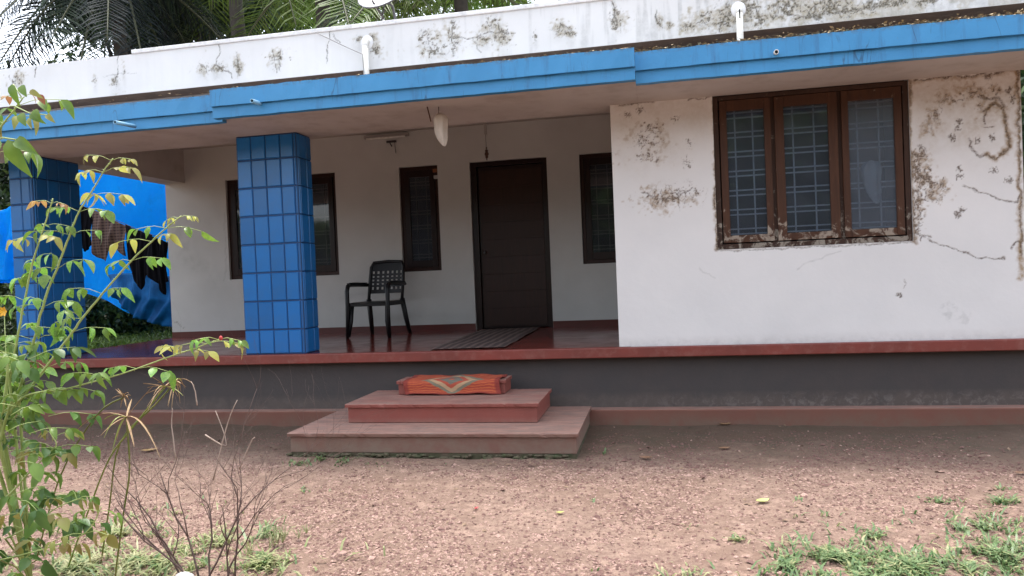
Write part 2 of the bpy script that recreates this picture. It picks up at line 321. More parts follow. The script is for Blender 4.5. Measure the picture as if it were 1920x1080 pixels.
def child(o, parent):      # parent with world placement kept (parents carry only a translation)
    o.parent = parent; o.matrix_parent_inverse = Matrix.Translation(-parent.location); return o
def raw(name, V, Fc, mats, parent=None, mi=None, smooth=False):
    me = bpy.data.meshes.new(name); V = np.asarray(V, np.float32); Fc = np.asarray(Fc, np.int32); n, k = Fc.shape
    me.vertices.add(len(V)); me.vertices.foreach_set('co', V.ravel()); me.loops.add(n*k); me.loops.foreach_set('vertex_index', Fc.ravel())
    me.polygons.add(n); me.polygons.foreach_set('loop_start', np.arange(n, dtype=np.int32)*k)
    try: me.polygons.foreach_set('loop_total', np.full(n, k, np.int32))
    except Exception: pass
    for m in (mats if isinstance(mats, (list, tuple)) else [mats]): me.materials.append(MT[m])
    if mi is not None: me.polygons.foreach_set('material_index', np.asarray(mi, np.int32))
    me.polygons.foreach_set('use_smooth', np.full(n, smooth)); me.update(calc_edges=True); me.validate()
    return link(name, me, parent)

# value noise for painting stains on wall grids
_L = RNG.random((256, 256))
def vn(x, y):
    xi = np.floor(x).astype(int); yi = np.floor(y).astype(int); fx = x-xi; fy = y-yi; fx = fx*fx*(3-2*fx); fy = fy*fy*(3-2*fy)
    g = lambda a, b: _L[a % 256, b % 256]
    return (g(xi, yi)*(1-fx)+g(xi+1, yi)*fx)*(1-fy)+(g(xi, yi+1)*(1-fx)+g(xi+1, yi+1)*fx)*fy
def fbm(x, y, o=5):
    s = 0; a = .5
    for i in range(o): s = s+a*vn(x*2**i+17*i, y*2**i+31*i); a *= .5
    return s/(1-.5**o)
class Stain:
    def __init__(s, X, Z): s.X, s.Z = X, Z; s.c = np.zeros((len(X), 4), np.float32); s.c[:, 3] = 1; s.n1 = fbm(X*9, Z*9); s.n2 = fbm(X*38+5, Z*38+9, 4); s.rg = 1-abs(2*fbm(X*17+40, Z*11+7, 4)-1); s.rg2 = 1-abs(2*fbm(X*34+4, Z*26+70, 3)-1); s.wx = (fbm(X*16+3, Z*16)-.5)*.05; s.wz = (fbm(X*16, Z*16+8)-.5)*.05
    def blob(s, cx, cz, rx, rz, ch=0, amt=1., th=.5, soft=.06):
        d = ((s.X-cx)/rx)**2+((s.Z-cz)/rz)**2; fall = np.exp(-d*1.3)
        if ch == 0:     # veins and crumbs rather than solid patches
            v = np.maximum(s.rg, s.rg2*.985); m = np.clip((v-(.90+(th-.42)*.45+.10*(1-fall)))/.05, 0, 1)
            m = np.maximum(m, np.clip((s.n2-(th+.10+.35*(1-fall)))/.06, 0, 1))*(fall > .04)*amt
        else: m = np.clip((s.n2*.55+s.n1*.45 - (th+ .35*(1-fall)))/.16+.5, 0, 1)*(fall > .03)*amt*.8
        s.c[:, ch] = np.maximum(s.c[:, ch], m)
    def soft(s, cx, cz, rx, rz, ch=2, amt=.5):
        d = ((s.X-cx)/rx)**2+((s.Z-cz)/rz)**2; m = np.exp(-d*1.3)*amt*np.clip(s.n1*1.8-.2, 0, 1); s.c[:, ch] = np.maximum(s.c[:, ch], m)
    def line(s, pts, w, ch=0, amt=1., brk=.0, wob=1.):
        X = s.X+s.wx*wob; Z = s.Z+s.wz*wob; best = np.full(len(X), 9.)
        for (a, b), (c, d) in zip(pts[:-1], pts[1:]):
            L = (c-a)**2+(d-b)**2+1e-9; t = np.clip(((X-a)*(c-a)+(Z-b)*(d-b))/L, 0, 1); best = np.minimum(best, np.hypot(X-a-t*(c-a), Z-b-t*(d-b)))
        ww = w*(.4+1.3*s.n2); m = np.clip(1.3-best/ww, 0, 1)*amt
        if brk: m = m*np.clip((s.n1-brk)/.08, 0, 1)
        s.c[:, ch] = np.maximum(s.c[:, ch], m)
def wall_grid(name, x0, x1, z0, z1, Y, step, mat, holes, paintfn, parent, core, wav=.0):
    nx = int((x1-x0)/step)+1; nz = int((z1-z0)/step)+1
    xs = np.linspace(x0, x1, nx+1); zs = np.linspace(z0, z1, nz+1)
    for h in holes:   # snap grid lines to openings
        for val in h[:2]: xs[np.argmin(abs(xs-val))] = val
        for val in h[2:]:
            i = np.argmin(abs(zs-val)); zs[i] = val
    XX, ZZ = np.meshgrid(xs, zs); X = XX.ravel(); Z = ZZ.ravel()
    st = Stain(X, Z); paintfn(st)
    yy = Y + (fbm(X*1.3, Z*1.3)-.5)*wav - (fbm(X*8, Z*8)-.5)*wav*.2
    V = np.stack([X, yy, Z], 1); i, j = np.meshgrid(np.arange(nx), np.arange(nz)); a = (j*(nx+1)+i).ravel()
    cx = (xs[:-1]+xs[1:])/2; cz = (zs[:-1]+zs[1:])/2; CX, CZ = np.meshgrid(cx, cz); keep = np.ones(nx*nz, bool)
    for h in holes: keep &= ~((CX.ravel() > h[0]) & (CX.ravel() < h[1]) & (CZ.ravel() > h[2]) & (CZ.ravel() < h[3]))
    a = a[keep]; Fq = np.stack([a, a+1, a+nx+2, a+nx+1], 1)
    cv = []; cf = []
    for b in core:
        o = len(V)+len(cv); m = MB().box(*b); cv += m.v; cf += [tuple(k+o for k in f) for f in m.f]
    if cv: V = np.concatenate([V, np.array(cv)]); Fq = np.concatenate([Fq, np.array(cf)])
    o = raw(name, V, Fq, mat, parent, smooth=False)
    at = o.data.attributes.new('stain', 'FLOAT_COLOR', 'POINT'); col = np.zeros((len(V), 4), np.float32); col[:len(st.c)] = st.c; col[:, 3] = 1
    at.data.foreach_set('color', col.ravel()); return o

# ------------------------------------------------------------------ house dimensions
ZL, ZF, ZC = 2.861, .711, 3.325           # lintel soffit, veranda floor, slab underside
YF, YB, YI, YE = 6.558, 9.098, 6.835, 6.508
XL, XW, XR = -6.70, -.351, 2.915           # house left end, porch-side corner of the front room, right corner
# ------------------------------------------------------------------ ground
def ground_h(x, y):
    h = (fbm(x*.9+4, y*.9, 4)-.5)*.05 + (fbm(x*5, y*5+3, 4)-.5)*.030
    nearwall = np.clip((y-5.3)/1.1, 0, 1)*np.clip((7-y)/.3, 0, 1)
    return h*np.clip((40-np.hypot(x, y))/30, 0, 1) + .03*nearwall + 0.02*nearwall*np.clip((-2.97-x)/1.5, 0, 1) - .012
def axis(lo, hi, step, far):
    a = np.arange(lo, hi, step); g = [hi]; d = step
    while g[-1] < far: d *= 1.35; g.append(g[-1]+d)
    n = [lo]; d = step
    while n[-1] > -far: d *= 1.35; n.append(n[-1]-d)
    return np.concatenate([np.array(n[1:][::-1]), a, np.array(g)])
gx = axis(-8, 4.5, .035, 600); gy = axis(1.5, 7, .03, 600); GX, GY = np.meshgrid(gx, gy); GZ = ground_h(GX, GY)
nx, ny = len(gx), len(gy); i, j = np.meshgrid(np.arange(nx-1), np.arange(ny-1)); a = (j*nx+i).ravel()
def soil():
    k = NT('laterite_soil'); c = k.mix(k.ramp(k.noise(1.1, 8, .6), .3, .7), (.27, .184, .138), (.175, .115, .083))
    c = k.mix(k.ramp(k.noise(30, 8, .75), .46, .60, 0, .8), c, (.12, .066, .052))
    c = k.mix(k.ramp(k.noise(75, 5, .7), .52, .62, 0, .6), c, (.10, .055, .045))
    c = k.mix(k.ramp(k.noise(.8, 6, .65), .42, .60, 0, .65), c, (.15, .092, .064))
    c = k.mix(k.ramp(k.noise(9, 8, .7), .5, .7, 0, .55), c, (.40, .275, .21))
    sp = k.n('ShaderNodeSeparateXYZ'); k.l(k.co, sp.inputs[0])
    damp = k.ramp(k.math('ADD', sp.outputs[1], k.math('MULTIPLY', k.noise(2.2, 6), .9)), 5.55, 6.35)  # wet soil by the wall, with some of its shade put into the colour
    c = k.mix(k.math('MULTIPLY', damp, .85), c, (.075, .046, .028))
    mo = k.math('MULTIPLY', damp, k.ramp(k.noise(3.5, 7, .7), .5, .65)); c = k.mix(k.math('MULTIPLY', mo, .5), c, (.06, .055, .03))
    far = k.ramp(sp.outputs[1], 7.5, 9); c = k.mix(k.math('MULTIPLY', far, k.ramp(k.noise(1.5, 6), .3, .6)), c, (.05, .06, .03))
    k.col(c); k.rough(.95); h = k.math('ADD', k.noise(60, 8, .7), k.math('MULTIPLY', k.noise(14, 6, .6), .8)); k.bump(h, .8, .012); return k.m
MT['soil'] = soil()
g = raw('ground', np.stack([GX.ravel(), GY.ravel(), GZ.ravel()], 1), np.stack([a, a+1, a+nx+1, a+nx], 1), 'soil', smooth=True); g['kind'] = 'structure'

# ------------------------------------------------------------------ house
house = thing('house', 'single storey white house with blue eave band, two blue tiled columns and red floored veranda', 'house', (0, 0, 0))
H = house
# plinth, floor, edge, kerb
MB().box(XL+.02, XR+.38, 6.62, 13.5, -.1, ZF-.09).build('plinth', 'plinth', H)
MB().box(XR+.001, XR+.40, 6.70, 13.4, ZF-.095, ZF-.004).build('floor', 'floor', H)
fl = MB().box(XL, XW+.1, YE+.03, YB+.2, ZF-.06, ZF).build('floor', 'floor', H); fl['label'] = 'glossy red oxide veranda floor'
MB().box(XL-.01, XR+.42, YE, 6.70, ZF-.095, ZF-.003).build('floor_edge', 'band', H, .008)
kb = MB()
n = 90
for q in range(n):    # kerb with a slightly uneven foot
    x0 = XL-.05+(XR+.4-XL+.05)*q/n; x1 = XL-.05+(XR+.4-XL+.05)*(q+1)/n
    kb.box(x0, x1, 6.50, 6.64, -.05, .158)
kerb = MB().box(XL-.05, XR+.5, 6.50, 6.64, -.06, .158).build('kerb', 'kerb', H, .012)
# front room wall
WX0, WX1, WZ0, WZ1 = .527, 2.09, 1.534, ZL
def paint_front(s):
    Y = YF; P = lambda u, v: XZ(u, v, Y)
    def B(u, v, ru, rv, **k): x, z = P(u, v); s.blob(x, z, ru*.0052, rv*.0052, **k)
    def Ln(pts, w, **k): s.line([P(*p) for p in pts], w, **k)
    def S(u, v, ru, rv, **k): x, z = P(u, v); s.soft(x, z, ru*.0052, rv*.0052, **k)
    for u, v, a, b in ((1215, 262, 34, 30), (1222, 240, 28, 18), (1213, 292, 26, 16), (1235, 300, 12, 12)): B(u, v, a, b, th=.47); B(u, v, a*1.5, b*1.5, ch=1, th=.44, amt=.7)
    B(1258, 368, 55, 20, th=.42); B(1285, 360, 30, 14, th=.4); B(1250, 372, 70, 26, ch=1, th=.42)
    Ln([(1203, 362), (1230, 370), (1262, 376), (1300, 352)], .006)
    for u, v in ((1290, 268), (1290, 300), (1288, 310), (1175, 215), (1200, 208), (1265, 222)): B(u, v, 8, 7, th=.40)
    # right of the window
    for u, v, a, b in ((1790, 185, 50, 26), (1830, 175, 40, 24), (1850, 200, 35, 22), (1755, 215, 26, 34), (1740, 240, 18, 24), (1865, 165, 30, 18)): B(u, v, a, b, ch=1, th=.40, amt=.95); B(u, v, a*.8, b*.8, th=.50)
    Ln([(1848, 205), (1862, 192), (1880, 203), (1884, 225), (1893, 250), (1890, 275), (1878, 292), (1868, 300), (1850, 288), (1836, 291), (1822, 284), (1818, 262)], .011)
    Ln([(1848, 205), (1862, 192), (1880, 203), (1884, 225), (1893, 250), (1890, 275), (1878, 292), (1868, 300), (1850, 288)], .026, ch=1)
    Ln([(1836, 180), (1855, 186), (1872, 184), (1882, 200)], .012); Ln([(1845, 232), (1848, 205)], .008)
    Ln([(1845, 238), (1858, 236), (1872, 238)], .006, brk=.4)
    for u, v in ((1800, 228), (1795, 239), (1786, 258), (1833, 264), (1862, 258), (1802, 318), (1863, 320), (1800, 332), (1890, 338), (1744, 318), (1745, 342), (1852, 145), (1865, 172), (1804, 395), (1797, 402), (1893, 170), (1900, 186)): B(u, v, 4.5, 4.5, th=.30)
    for u, v, a, b in ((1722, 292, 9, 12), (1718, 318, 9, 18), (1728, 335, 14, 16), (1752, 354, 14, 14), (1720, 380, 8, 26), (1716, 415, 6, 20)): B(u, v, a, b, th=.32); B(u, v, a*1.5, b*1.4, ch=1, th=.36)
    Ln([(1724, 444), (1745, 452), (1760, 456), (1800, 470), (1822, 480), (1840, 484), (1884, 485)], .006, brk=.25); Ln([(1724, 452), (1726, 444), (1748, 445)], .006)
    Ln([(1806, 350), (1840, 362), (1872, 374), (1905, 380), (1910, 362)], .007, brk=.25); Ln([(1898, 466), (1908, 454), (1918, 458)], .008)
    Ln([(1908, 132), (1910, 250), (1913, 360), (1916, 480)], .010, ch=0, amt=.9); Ln([(1906, 132), (1909, 250), (1912, 360), (1915, 520)], .022, ch=1)
    Ln([(1712, 150), (1800, 143), (1905, 131)], .009); Ln([(1712, 153), (1800, 146), (1905, 134)], .022, ch=1, amt=.7)
    Ln([(1160, 197), (1200, 194), (1225, 190)], .010); Ln([(1290, 186), (1330, 184)], .006)
    # dirty plaster round the opening
    Ln([(1338, 182), (1341, 300), (1345, 468)], .018, ch=1, amt=.8); Ln([(1338, 182), (1341, 300), (1345, 468)], .009)
    Ln([(1704, 150), (1708, 300), (1714, 452)], .020, ch=1, amt=.9); Ln([(1704, 150), (1708, 300), (1714, 452)], .012, amt=.8); Ln([(1345, 470), (1500, 464), (1714, 454)], .008, amt=.7)
    # faint smears and blistered paint
    Ln([(1495, 503), (1520, 492), (1545, 480), (1575, 472)], .008, ch=2, amt=.45); Ln([(1310, 502), (1320, 512), (1340, 520)], .006, ch=2, amt=.5)
    Ln([(1695, 522), (1700, 530), (1693, 540)], .004, amt=.6); B(1687, 553, 4, 4, th=.35)
    B(1780, 590, 22, 18, ch=2, th=.46, amt=.45); B(1810, 598, 20, 14, ch=2, th=.47, amt=.4); Ln([(1165, 645), (1240, 640), (1330, 638)], .01, ch=2, amt=.4, brk=.45)
    # yellowish tint below the sunshade: partly damp stain, partly bounced light put into colour
    s.c[:, 1] = np.maximum(s.c[:, 1], np.clip((s.Z-2.35)/.5, 0, 1)*.30*np.clip(1.6*s.n1, .4, 1))
    S(1820, 200, 130, 80, ch=1, amt=.5); S(1220, 260, 60, 70, ch=1, amt=.3)
    s.c[:, 2] = np.maximum(s.c[:, 2], np.clip((.80-s.Z)/.08, 0, 1)*.4)
fw = wall_grid('wall', XW, XR, ZF-.003, ZL+.02, YF, .0075, 'wall', [(WX0, WX1, WZ0, WZ1+.05)], paint_front, H,
     [(XW+.002, WX0, YF+.006, YF+.2, ZF-.003, ZL+.02), (WX1, XR-.002, YF+.006, YF+.2, ZF-.003, ZL+.02), (WX0+.001, WX1-.001, YF+.006, YF+.2, ZF-.003, WZ0-.001)], .008)
fw['label'] = 'white front room wall with brown mould stains and cracks'
# side walls, rear
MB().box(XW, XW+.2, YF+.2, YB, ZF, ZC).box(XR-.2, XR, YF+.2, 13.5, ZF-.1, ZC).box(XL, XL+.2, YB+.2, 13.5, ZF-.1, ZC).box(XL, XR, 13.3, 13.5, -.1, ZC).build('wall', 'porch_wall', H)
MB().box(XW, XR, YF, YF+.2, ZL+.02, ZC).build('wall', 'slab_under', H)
# porch back wall
DX0, DX1 = -2.304, -1.303
wins = [(-5.77, -4.153, 1.494), (-3.258, -2.731, 1.494), (-.894, -.367, 1.494)]
def paint_back(s):
    Y = YB; P = lambda u, v: XZ(u, v, Y)
    def S(u, v, ru, rv, **k): x, z = P(u, v); s.soft(x, z, ru*.0072, rv*.0072, **k)
    S(350, 470, 24, 30, ch=2, amt=.75); S(335, 440, 14, 26, ch=2, amt=.6); S(375, 500, 30, 18, ch=2, amt=.5); S(400, 520, 16, 40, ch=2, amt=.3)
    s.line([P(322, 604), P(332, 606), P(345, 615)], .006, 0, .7)
    s.line([P(420, 525), P(424, 500), P(421, 400)], .01, 2, .6)
    s.line([P(640, 560), P(700, 545), P(760, 520)], .03, 2, .25)
holes = [(DX0, DX1, ZF-.1, ZL)] + [(a, b, c, ZL) for a, b, c in wins]
xs = [XL, -5.77, -4.153, -3.258, -2.731, DX0, DX1, -.894, -.367, XW]
core = []
for q in range(0, len(xs)-1, 2): core.append((xs[q]+.002, xs[q+1], YB+.006, YB+.2, ZF-.003, ZC))
for a_, b_, c_ in wins: core.append((a_+.001, b_-.001, YB+.006, YB+.2, ZF-.003, c_-.001)); core.append((a_+.001, b_-.001, YB+.006, YB+.2, ZL+.001, ZC))
core.append((DX0+.001, DX1-.001, YB+.006, YB+.2, ZL+.001, ZC))
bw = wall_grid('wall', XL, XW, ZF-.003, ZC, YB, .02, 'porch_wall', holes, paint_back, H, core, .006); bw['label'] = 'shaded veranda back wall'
sk = MB()
for x0, x1 in ((XL+.003, DX0-.003), (DX1+.003, XW)): sk.box(x0, x1, YB-.012, YB+.003, ZF, ZF+.082)
sk.build('skirting', 'skirt', H)
# rooms behind the openings, so that the glass looks into the dark
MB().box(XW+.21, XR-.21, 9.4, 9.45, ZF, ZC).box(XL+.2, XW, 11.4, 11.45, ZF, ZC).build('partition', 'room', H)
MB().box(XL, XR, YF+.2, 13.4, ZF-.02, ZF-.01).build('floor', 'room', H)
# beams, ceiling, slabs
MB().box(-7.3, XW, YF, YI, ZL+.001, ZC).build('beam', 'soffit', H)
MB().box(XL, -6.39, YI, YB, ZL, ZC-.002).build('beam', 'soffit', H)
MB().box(-7.4, XR+.6, YF-.02, 13.9, ZC, ZC+.11).build('roof_slab', ['soffit'], H)
def zbox(m, x0, x1, y0): m.box(x0, x1, y0+.06, YF-.0005, ZL-.0005, ZL+.09)
ss = MB(); zbox(ss, -8.2, -3.67, 5.752); zbox(ss, -3.669, -.105, 5.615); zbox(ss, -.104, XR+.75, 5.737); ss.build('sunshade', 'soffit', H)
FX0, FX1 = -3.665, -.104
for x0, x1, y in ((-8.3, FX0-.001, 5.752), (FX0, FX1, 5.612), (FX1+.001, XR+.8, 5.737)):
    m = MB(); n = 40   # slightly uneven concrete lip, upper band proud of the lower one
    for zz0, zz1, yo in ((2.926, 3.067, 0.), (2.832, 2.9255, .028)):
        vs = []; L = x1-x0
        for q in range(n+1):
            x = x0+L*q/n; dz = (random.random()-.5)*.008
            for (yy, z) in ((y+yo, zz0+dz*.4), (y+.095, zz0+dz*.4), (y+.095, zz1+dz), (y+yo, zz1+dz)): vs.append((x, yy+(random.random()-.5)*.005, z))
        fs = [(q*4+k, q*4+(k+1) % 4, (q+1)*4+(k+1) % 4, (q+1)*4+k) for q in range(n) for k in range(4)]; fs = [f[::-1] for f in fs]
        fs += [(0, 1, 2, 3), tuple(n*4+k for k in (3, 2, 1, 0))]; m.add(vs, fs)
    m.build('fascia', 'fascia', H)
# parapet
def paint_par(s):
    P = lambda u, v: XZ(u, v, 6.3)
    def B(u, v, ru, rv, **k):
        x, z = P(u, v); s.blob(x, z, ru*.0052, rv*.0052, **k); s.soft(x, z-.05, ru*.004, .10, ch=2, amt=.55)
    def Ln(pts, w, **k): s.line([P(*p) for p in pts], w, **k)
    for u, v, a, b in ((382, 128, 16, 16), (408, 126, 22, 12), (445, 122, 12, 22), (520, 112, 18, 22), (215, 152, 16, 14), (232, 135, 5, 18), (178, 152, 6, 12), (30, 150, 22, 16), (800, 70, 24, 18), (815, 92, 34, 16), (850, 68, 14, 36), (920, 45, 22, 16), (942, 65, 22, 26), (905, 72, 16, 14), (1003, 68, 6, 12), (1050, 52, 18, 16), (1068, 58, 14, 12), (1155, 35, 16, 24), (1150, 55, 6, 12), (1255, 48, 6, 8), (1237, 42, 7, 14), (705, 95, 12, 16), (672, 72, 12, 8), (700, 70, 10, 8)):
        B(u, v, a, b, th=.44); B(u, v, a*1.3, b*1.3, ch=1, th=.43, amt=.75)
    Ln([(413, 80), (411, 105), (403, 122), (392, 135)], .006); Ln([(405, 120), (418, 132), (432, 135), (436, 145)], .006); Ln([(445, 98), (448, 140)], .005, brk=.3); Ln([(512, 95), (520, 135)], .005); Ln([(527, 92), (525, 130)], .005)
    Ln([(220, 105), (222, 140), (212, 160)], .005, brk=.35); Ln([(192, 142), (225, 138), (258, 137)], .004, ch=2, amt=.8)
    Ln([(845, 40), (848, 75), (850, 105)], .006); Ln([(850, 73), (872, 72), (900, 68), (925, 60), (950, 62)], .006); Ln([(785, 60), (800, 75), (812, 100), (832, 104)], .005, brk=.3); Ln([(885, 72), (895, 92), (905, 98)], .004)
    Ln([(1052, 45), (1066, 55), (1078, 68)], .006); Ln([(1148, 0), (1152, 30), (1158, 58)], .006); Ln([(1228, 20), (1238, 45)], .005); Ln([(617, 60), (616, 85), (614, 118)], .005); Ln([(624, 62), (640, 88)], .005, brk=.3); Ln([(66, 130), (67, 145)], .007)
    for u, v, a, b in ((1360, 35, 26, 30), (1400, 20, 30, 26), (1425, 38, 16, 16), (1470, 15, 34, 22), (1560, 15, 60, 22), (1610, 18, 40, 14), (1520, 32, 40, 10), (1660, 5, 60, 10), (1730, 2, 30, 10), (1320, 35, 20, 18), (1290, 50, 16, 8)): B(u, v, a, b, th=.42); B(u, v, a*1.4, b*1.4, ch=1, th=.38, amt=.8)
    Ln([(1352, 60), (1358, 35), (1375, 18), (1400, 0)], .008); Ln([(1405, 8), (1418, 20), (1426, 45)], .009); Ln([(1458, 0), (1464, 18), (1480, 28), (1512, 34), (1548, 26), (1590, 22), (1652, 12)], .009); Ln([(1512, 34), (1530, 10), (1556, -10)], .007)
    # vertical grime streaks, heavier towards the right
    st = fbm(s.X*26, s.Z*1.5, 4); ramp = np.clip((s.X+3)/5, .05, 1); s.c[:, 2] = np.maximum(s.c[:, 2], np.clip((st-.52)/.12, 0, 1)*ramp*.75)
    s.c[:, 2] = np.maximum(s.c[:, 2], np.clip((s.X-.2)/1.5, 0, 1)*.55)
    s.c[:, 1] = np.maximum(s.c[:, 1], np.clip((s.X-.3)/1.2, 0, 1)*.35*(s.n1 > .45))
pp = wall_grid('parapet', -7.4, XR+.6, ZC-.012, 3.695, 6.30, .0085, 'parapet', [], paint_par, H, [(-7.4, XR+.6, 6.305, 6.42, ZC-.012, 3.694)], .006)
MB().box(-4.93, XR+.62, 6.285, 6.45, 3.697, 3.735).build('coping', 'cap', H, .006)
MB().box(-7.4, -7.28, 6.42, 13.9, ZC, 3.70).box(XR+.5, XR+.6, 6.42, 13.9, ZC, 3.70).box(-7.28, XR+.5, 13.78, 13.9, ZC, 3.70).build('parapet', 'cap', H)
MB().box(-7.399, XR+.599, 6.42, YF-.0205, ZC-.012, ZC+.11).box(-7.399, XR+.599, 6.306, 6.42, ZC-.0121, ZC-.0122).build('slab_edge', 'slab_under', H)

# tiles on the columns
def tile_mesh(w, h, name='tile'):
    d = .010; e = .007; m = MB()
    v = [(-w/2, 0, -h/2), (w/2, 0, -h/2), (w/2, 0, h/2), (-w/2, 0, h/2), (-w/2+e, -d, -h/2+e), (w/2-e, -d, -h/2+e), (w/2-e, -d, h/2-e), (-w/2+e, -d, h/2-e)]
    me = bpy.data.meshes.new(name); me.from_pydata(v, [], [(4, 5, 6, 7), (0, 1, 5, 4), (1, 2, 6, 5), (2, 3, 7, 6), (3, 0, 4, 7)]); me.materials.append(MT['blue']); return me
rows = [.714, .952, 1.233, 1.513, 1.792, 2.070, 2.347, 2.622, 2.857]
def column(x0, x1, y0, y1, fcols, scols):
    c = MB().box(x0, x1, y0, y1, ZF-.002, ZL+.001).build('column', 'blue_joint', H, .004); cache = {}
    def put(w, h, x, y, z, rz):
        k = (round(w, 3), round(h, 3))
        if k not in cache: cache[k] = tile_mesh(*k)
        o = bpy.data.objects.new('tile', cache[k]); sc.collection.objects.link(o); o.parent = c
        o.location = (x, y, z); o.rotation_euler = (random.gauss(0, .006), 0, rz+random.gauss(0, .006))
    for za, zb in zip(rows[:-1], rows[1:]):
        for a, b in zip(fcols[:-1], fcols[1:]): put(b-a-.007, zb-za-.012, (a+b)/2, y0-.0005, (za+zb)/2, 0)
        for a, b in zip(scols[:-1], scols[1:]): put(b-a-.007, zb-za-.009, x1+.0005, (a+b)/2, (za+zb)/2, math.pi/2)
        for a, b in zip(scols[:-1], scols[1:]): put(b-a-.007, zb-za-.009, x0-.0005, (a+b)/2, (za+zb)/2, -math.pi/2)
column(-4.01, -3.375, YF-.012, YI, [-4.008, -3.855, -3.70, -3.545, -3.405, -3.378], [YF-.008, YF+.02, YF+.165, YI])
column(-6.67, -6.385, YF-.012, 7.18, [-6.668, -6.52, -6.415, -6.388], [YF-.008, YF+.02, YF+.17, YF+.32, YF+.47, 7.18])

# windows
def hbars(m, x0, x1, zs, y, r=.006):
    for z in zs: m.box(x0, x1, y-r, y+r, z-r, z+r)
def big_window():
    y0 = YF+.02; f = MB(); t = .045
    f.box(WX0+.002, WX0+t, y0-.008, y0+.09, WZ0, ZL-.003).box(WX1-t, WX1-.002, y0-.008, y0+.09, WZ0, ZL-.003)
    f.box(WX0+t, WX1-t, y0-.01, y0+.09, WZ0+.001, WZ0+.045).box(WX0+t, WX1-t, y0-.01, y0+.09, ZL-.04, ZL-.003)
    mu = [1.018, 1.552]
    for x in mu: f.box(x-.028, x+.028, y0+.012, y0+.09, WZ0+.045, ZL-.04)
    W = f.build('window', 'wood_frame', H, .003); W['label'] = 'large three shutter window with weathered brown frame'
    sh = [(.582, 1.003), (1.034, 1.536), (1.568, 2.035)]; gl = [(.642, .948), (1.108, 1.462), (1.622, 1.975)]
    for i_, ((a, b), (ga, gb)) in enumerate(zip(sh, gl)):
        z0, z1 = WZ0+.055, ZL-.045; gz0, gz1 = WZ0+.118, ZL-.135; yy = y0-.012
        m = MB().box(a, ga, yy, yy+.034, z0, z1).box(gb, b, yy, yy+.034, z0, z1).box(ga, gb, yy+.001, yy+.033, z0, gz0).box(ga, gb, yy+.001, yy+.033, gz1, z1)
        m.build('shutter', 'wood_old', W, .004)
        MB().box(ga-.003, gb+.003, yy+.016, yy+.02, gz0-.003, gz1+.003).build('pane', 'glass_frost' if i_ == 2 else 'glass', W)
        for x in (ga+(gb-ga)*.24, ga+(gb-ga)*.72): MB().box(x-.006, x+.006, yy+.080, yy+.092, gz0-.05, gz1+.05).build('bar', 'grille', W)
        for q in range(7):
            z = gz0+.035+q*.168
            for dz in (-.022, .022): MB().box(ga-.02, gb+.02, yy+.066, yy+.078, z+dz-.006, z+dz+.006).build('bar', 'grille', W)
big_window()
def porch_window(x0, x1, z0, cols, cut=None):
    y0 = YB+.04; f = MB(); t = .05
    f.box(x0+.001, x0+t, y0, y0+.1, z0, ZL).box(x1-t, x1-.001, y0, y0+.1, z0, ZL).box(x0+t, x1-t, y0+.001, y0+.1, z0, z0+t).box(x0+t, x1-t, y0+.001, y0+.1, ZL-t, ZL)
    W = f.build('window', 'wood_mid', H, .003); w_ = (x1-x0-2*t)/cols
    for c in range(cols):
        a = x0+t+c*w_; b = a+w_; s_ = .075
        MB().box(a+.004, a+s_, y0-.012, y0+.02, z0+t, ZL-t).box(b-s_, b-.004, y0-.012, y0+.02, z0+t, ZL-t).box(a+s_, b-s_, y0-.011, y0+.019, z0+t, z0+t+.09).box(a+s_, b-s_, y0-.011, y0+.019, ZL-t-.09, ZL-t).build('shutter', 'wood_dark', W, .003)
        MB().box(a+s_-.002, b-s_+.002, y0+.003, y0+.007, z0+t+.088, ZL-t-.088).build('pane', 'glass_dark', W)
        for fx in (.25, .75): x = a+s_+(w_-2*s_)*fx; MB().box(x-.005, x+.005, y0+.06, y0+.07, z0+t, ZL-t).build('bar', 'grille_dark', W)
        for q in range(6):
            for dz in (-.022, .022): z = z0+t+.15+q*.19+dz; MB().box(a+.01, b-.01, y0+.045, y0+.055, z-.005, z+.005).build('bar', 'grille_dark', W)
    return W
porch_window(*wins[0], 3); W2 = porch_window(*wins[1], 1); porch_window(*wins[2], 1)
for n_, m_, z_, dx in (('sticker', 'sticker_o', 2.79, .0), ('sticker', 'sticker_w', 2.705, .008)):
    MB().box(-2.80+dx, -2.742+dx, YB+.020, YB+.023, z_-.022, z_+.025).build(n_, m_, W2)
# door
y0 = YB+.05
D = MB().box(DX0+.085, DX1-.065, y0+.03, y0+.07, ZF+.012, ZL-.065).build('door', 'wood_dark', H, .002)
MB().box(DX0+.002, DX0+.08, y0-.01, y0+.12, ZF, ZL-.002).box(DX1-.06, DX1-.002, y0-.01, y0+.12, ZF, ZL-.002).box(DX0+.08, DX1-.06, y0-.009, y0+.12, ZL-.06, ZL-.002).build('door_frame', 'wood_dark', D, .003)
for q in range(9):
    z = ZF+.04+q*.222; MB().box(DX0+.10, DX1-.08, y0+.0255, y0+.031, z, z+.2205).build('plank', 'wood_mid', D, .0015)
m = MB().blob((DX0+.15, y0-.005, 1.7), .024).tube([(DX0+.15, y0+.03, 1.7), (DX0+.15, y0-.005, 1.7)], .01); m.build('handle', 'metal_dark', D)
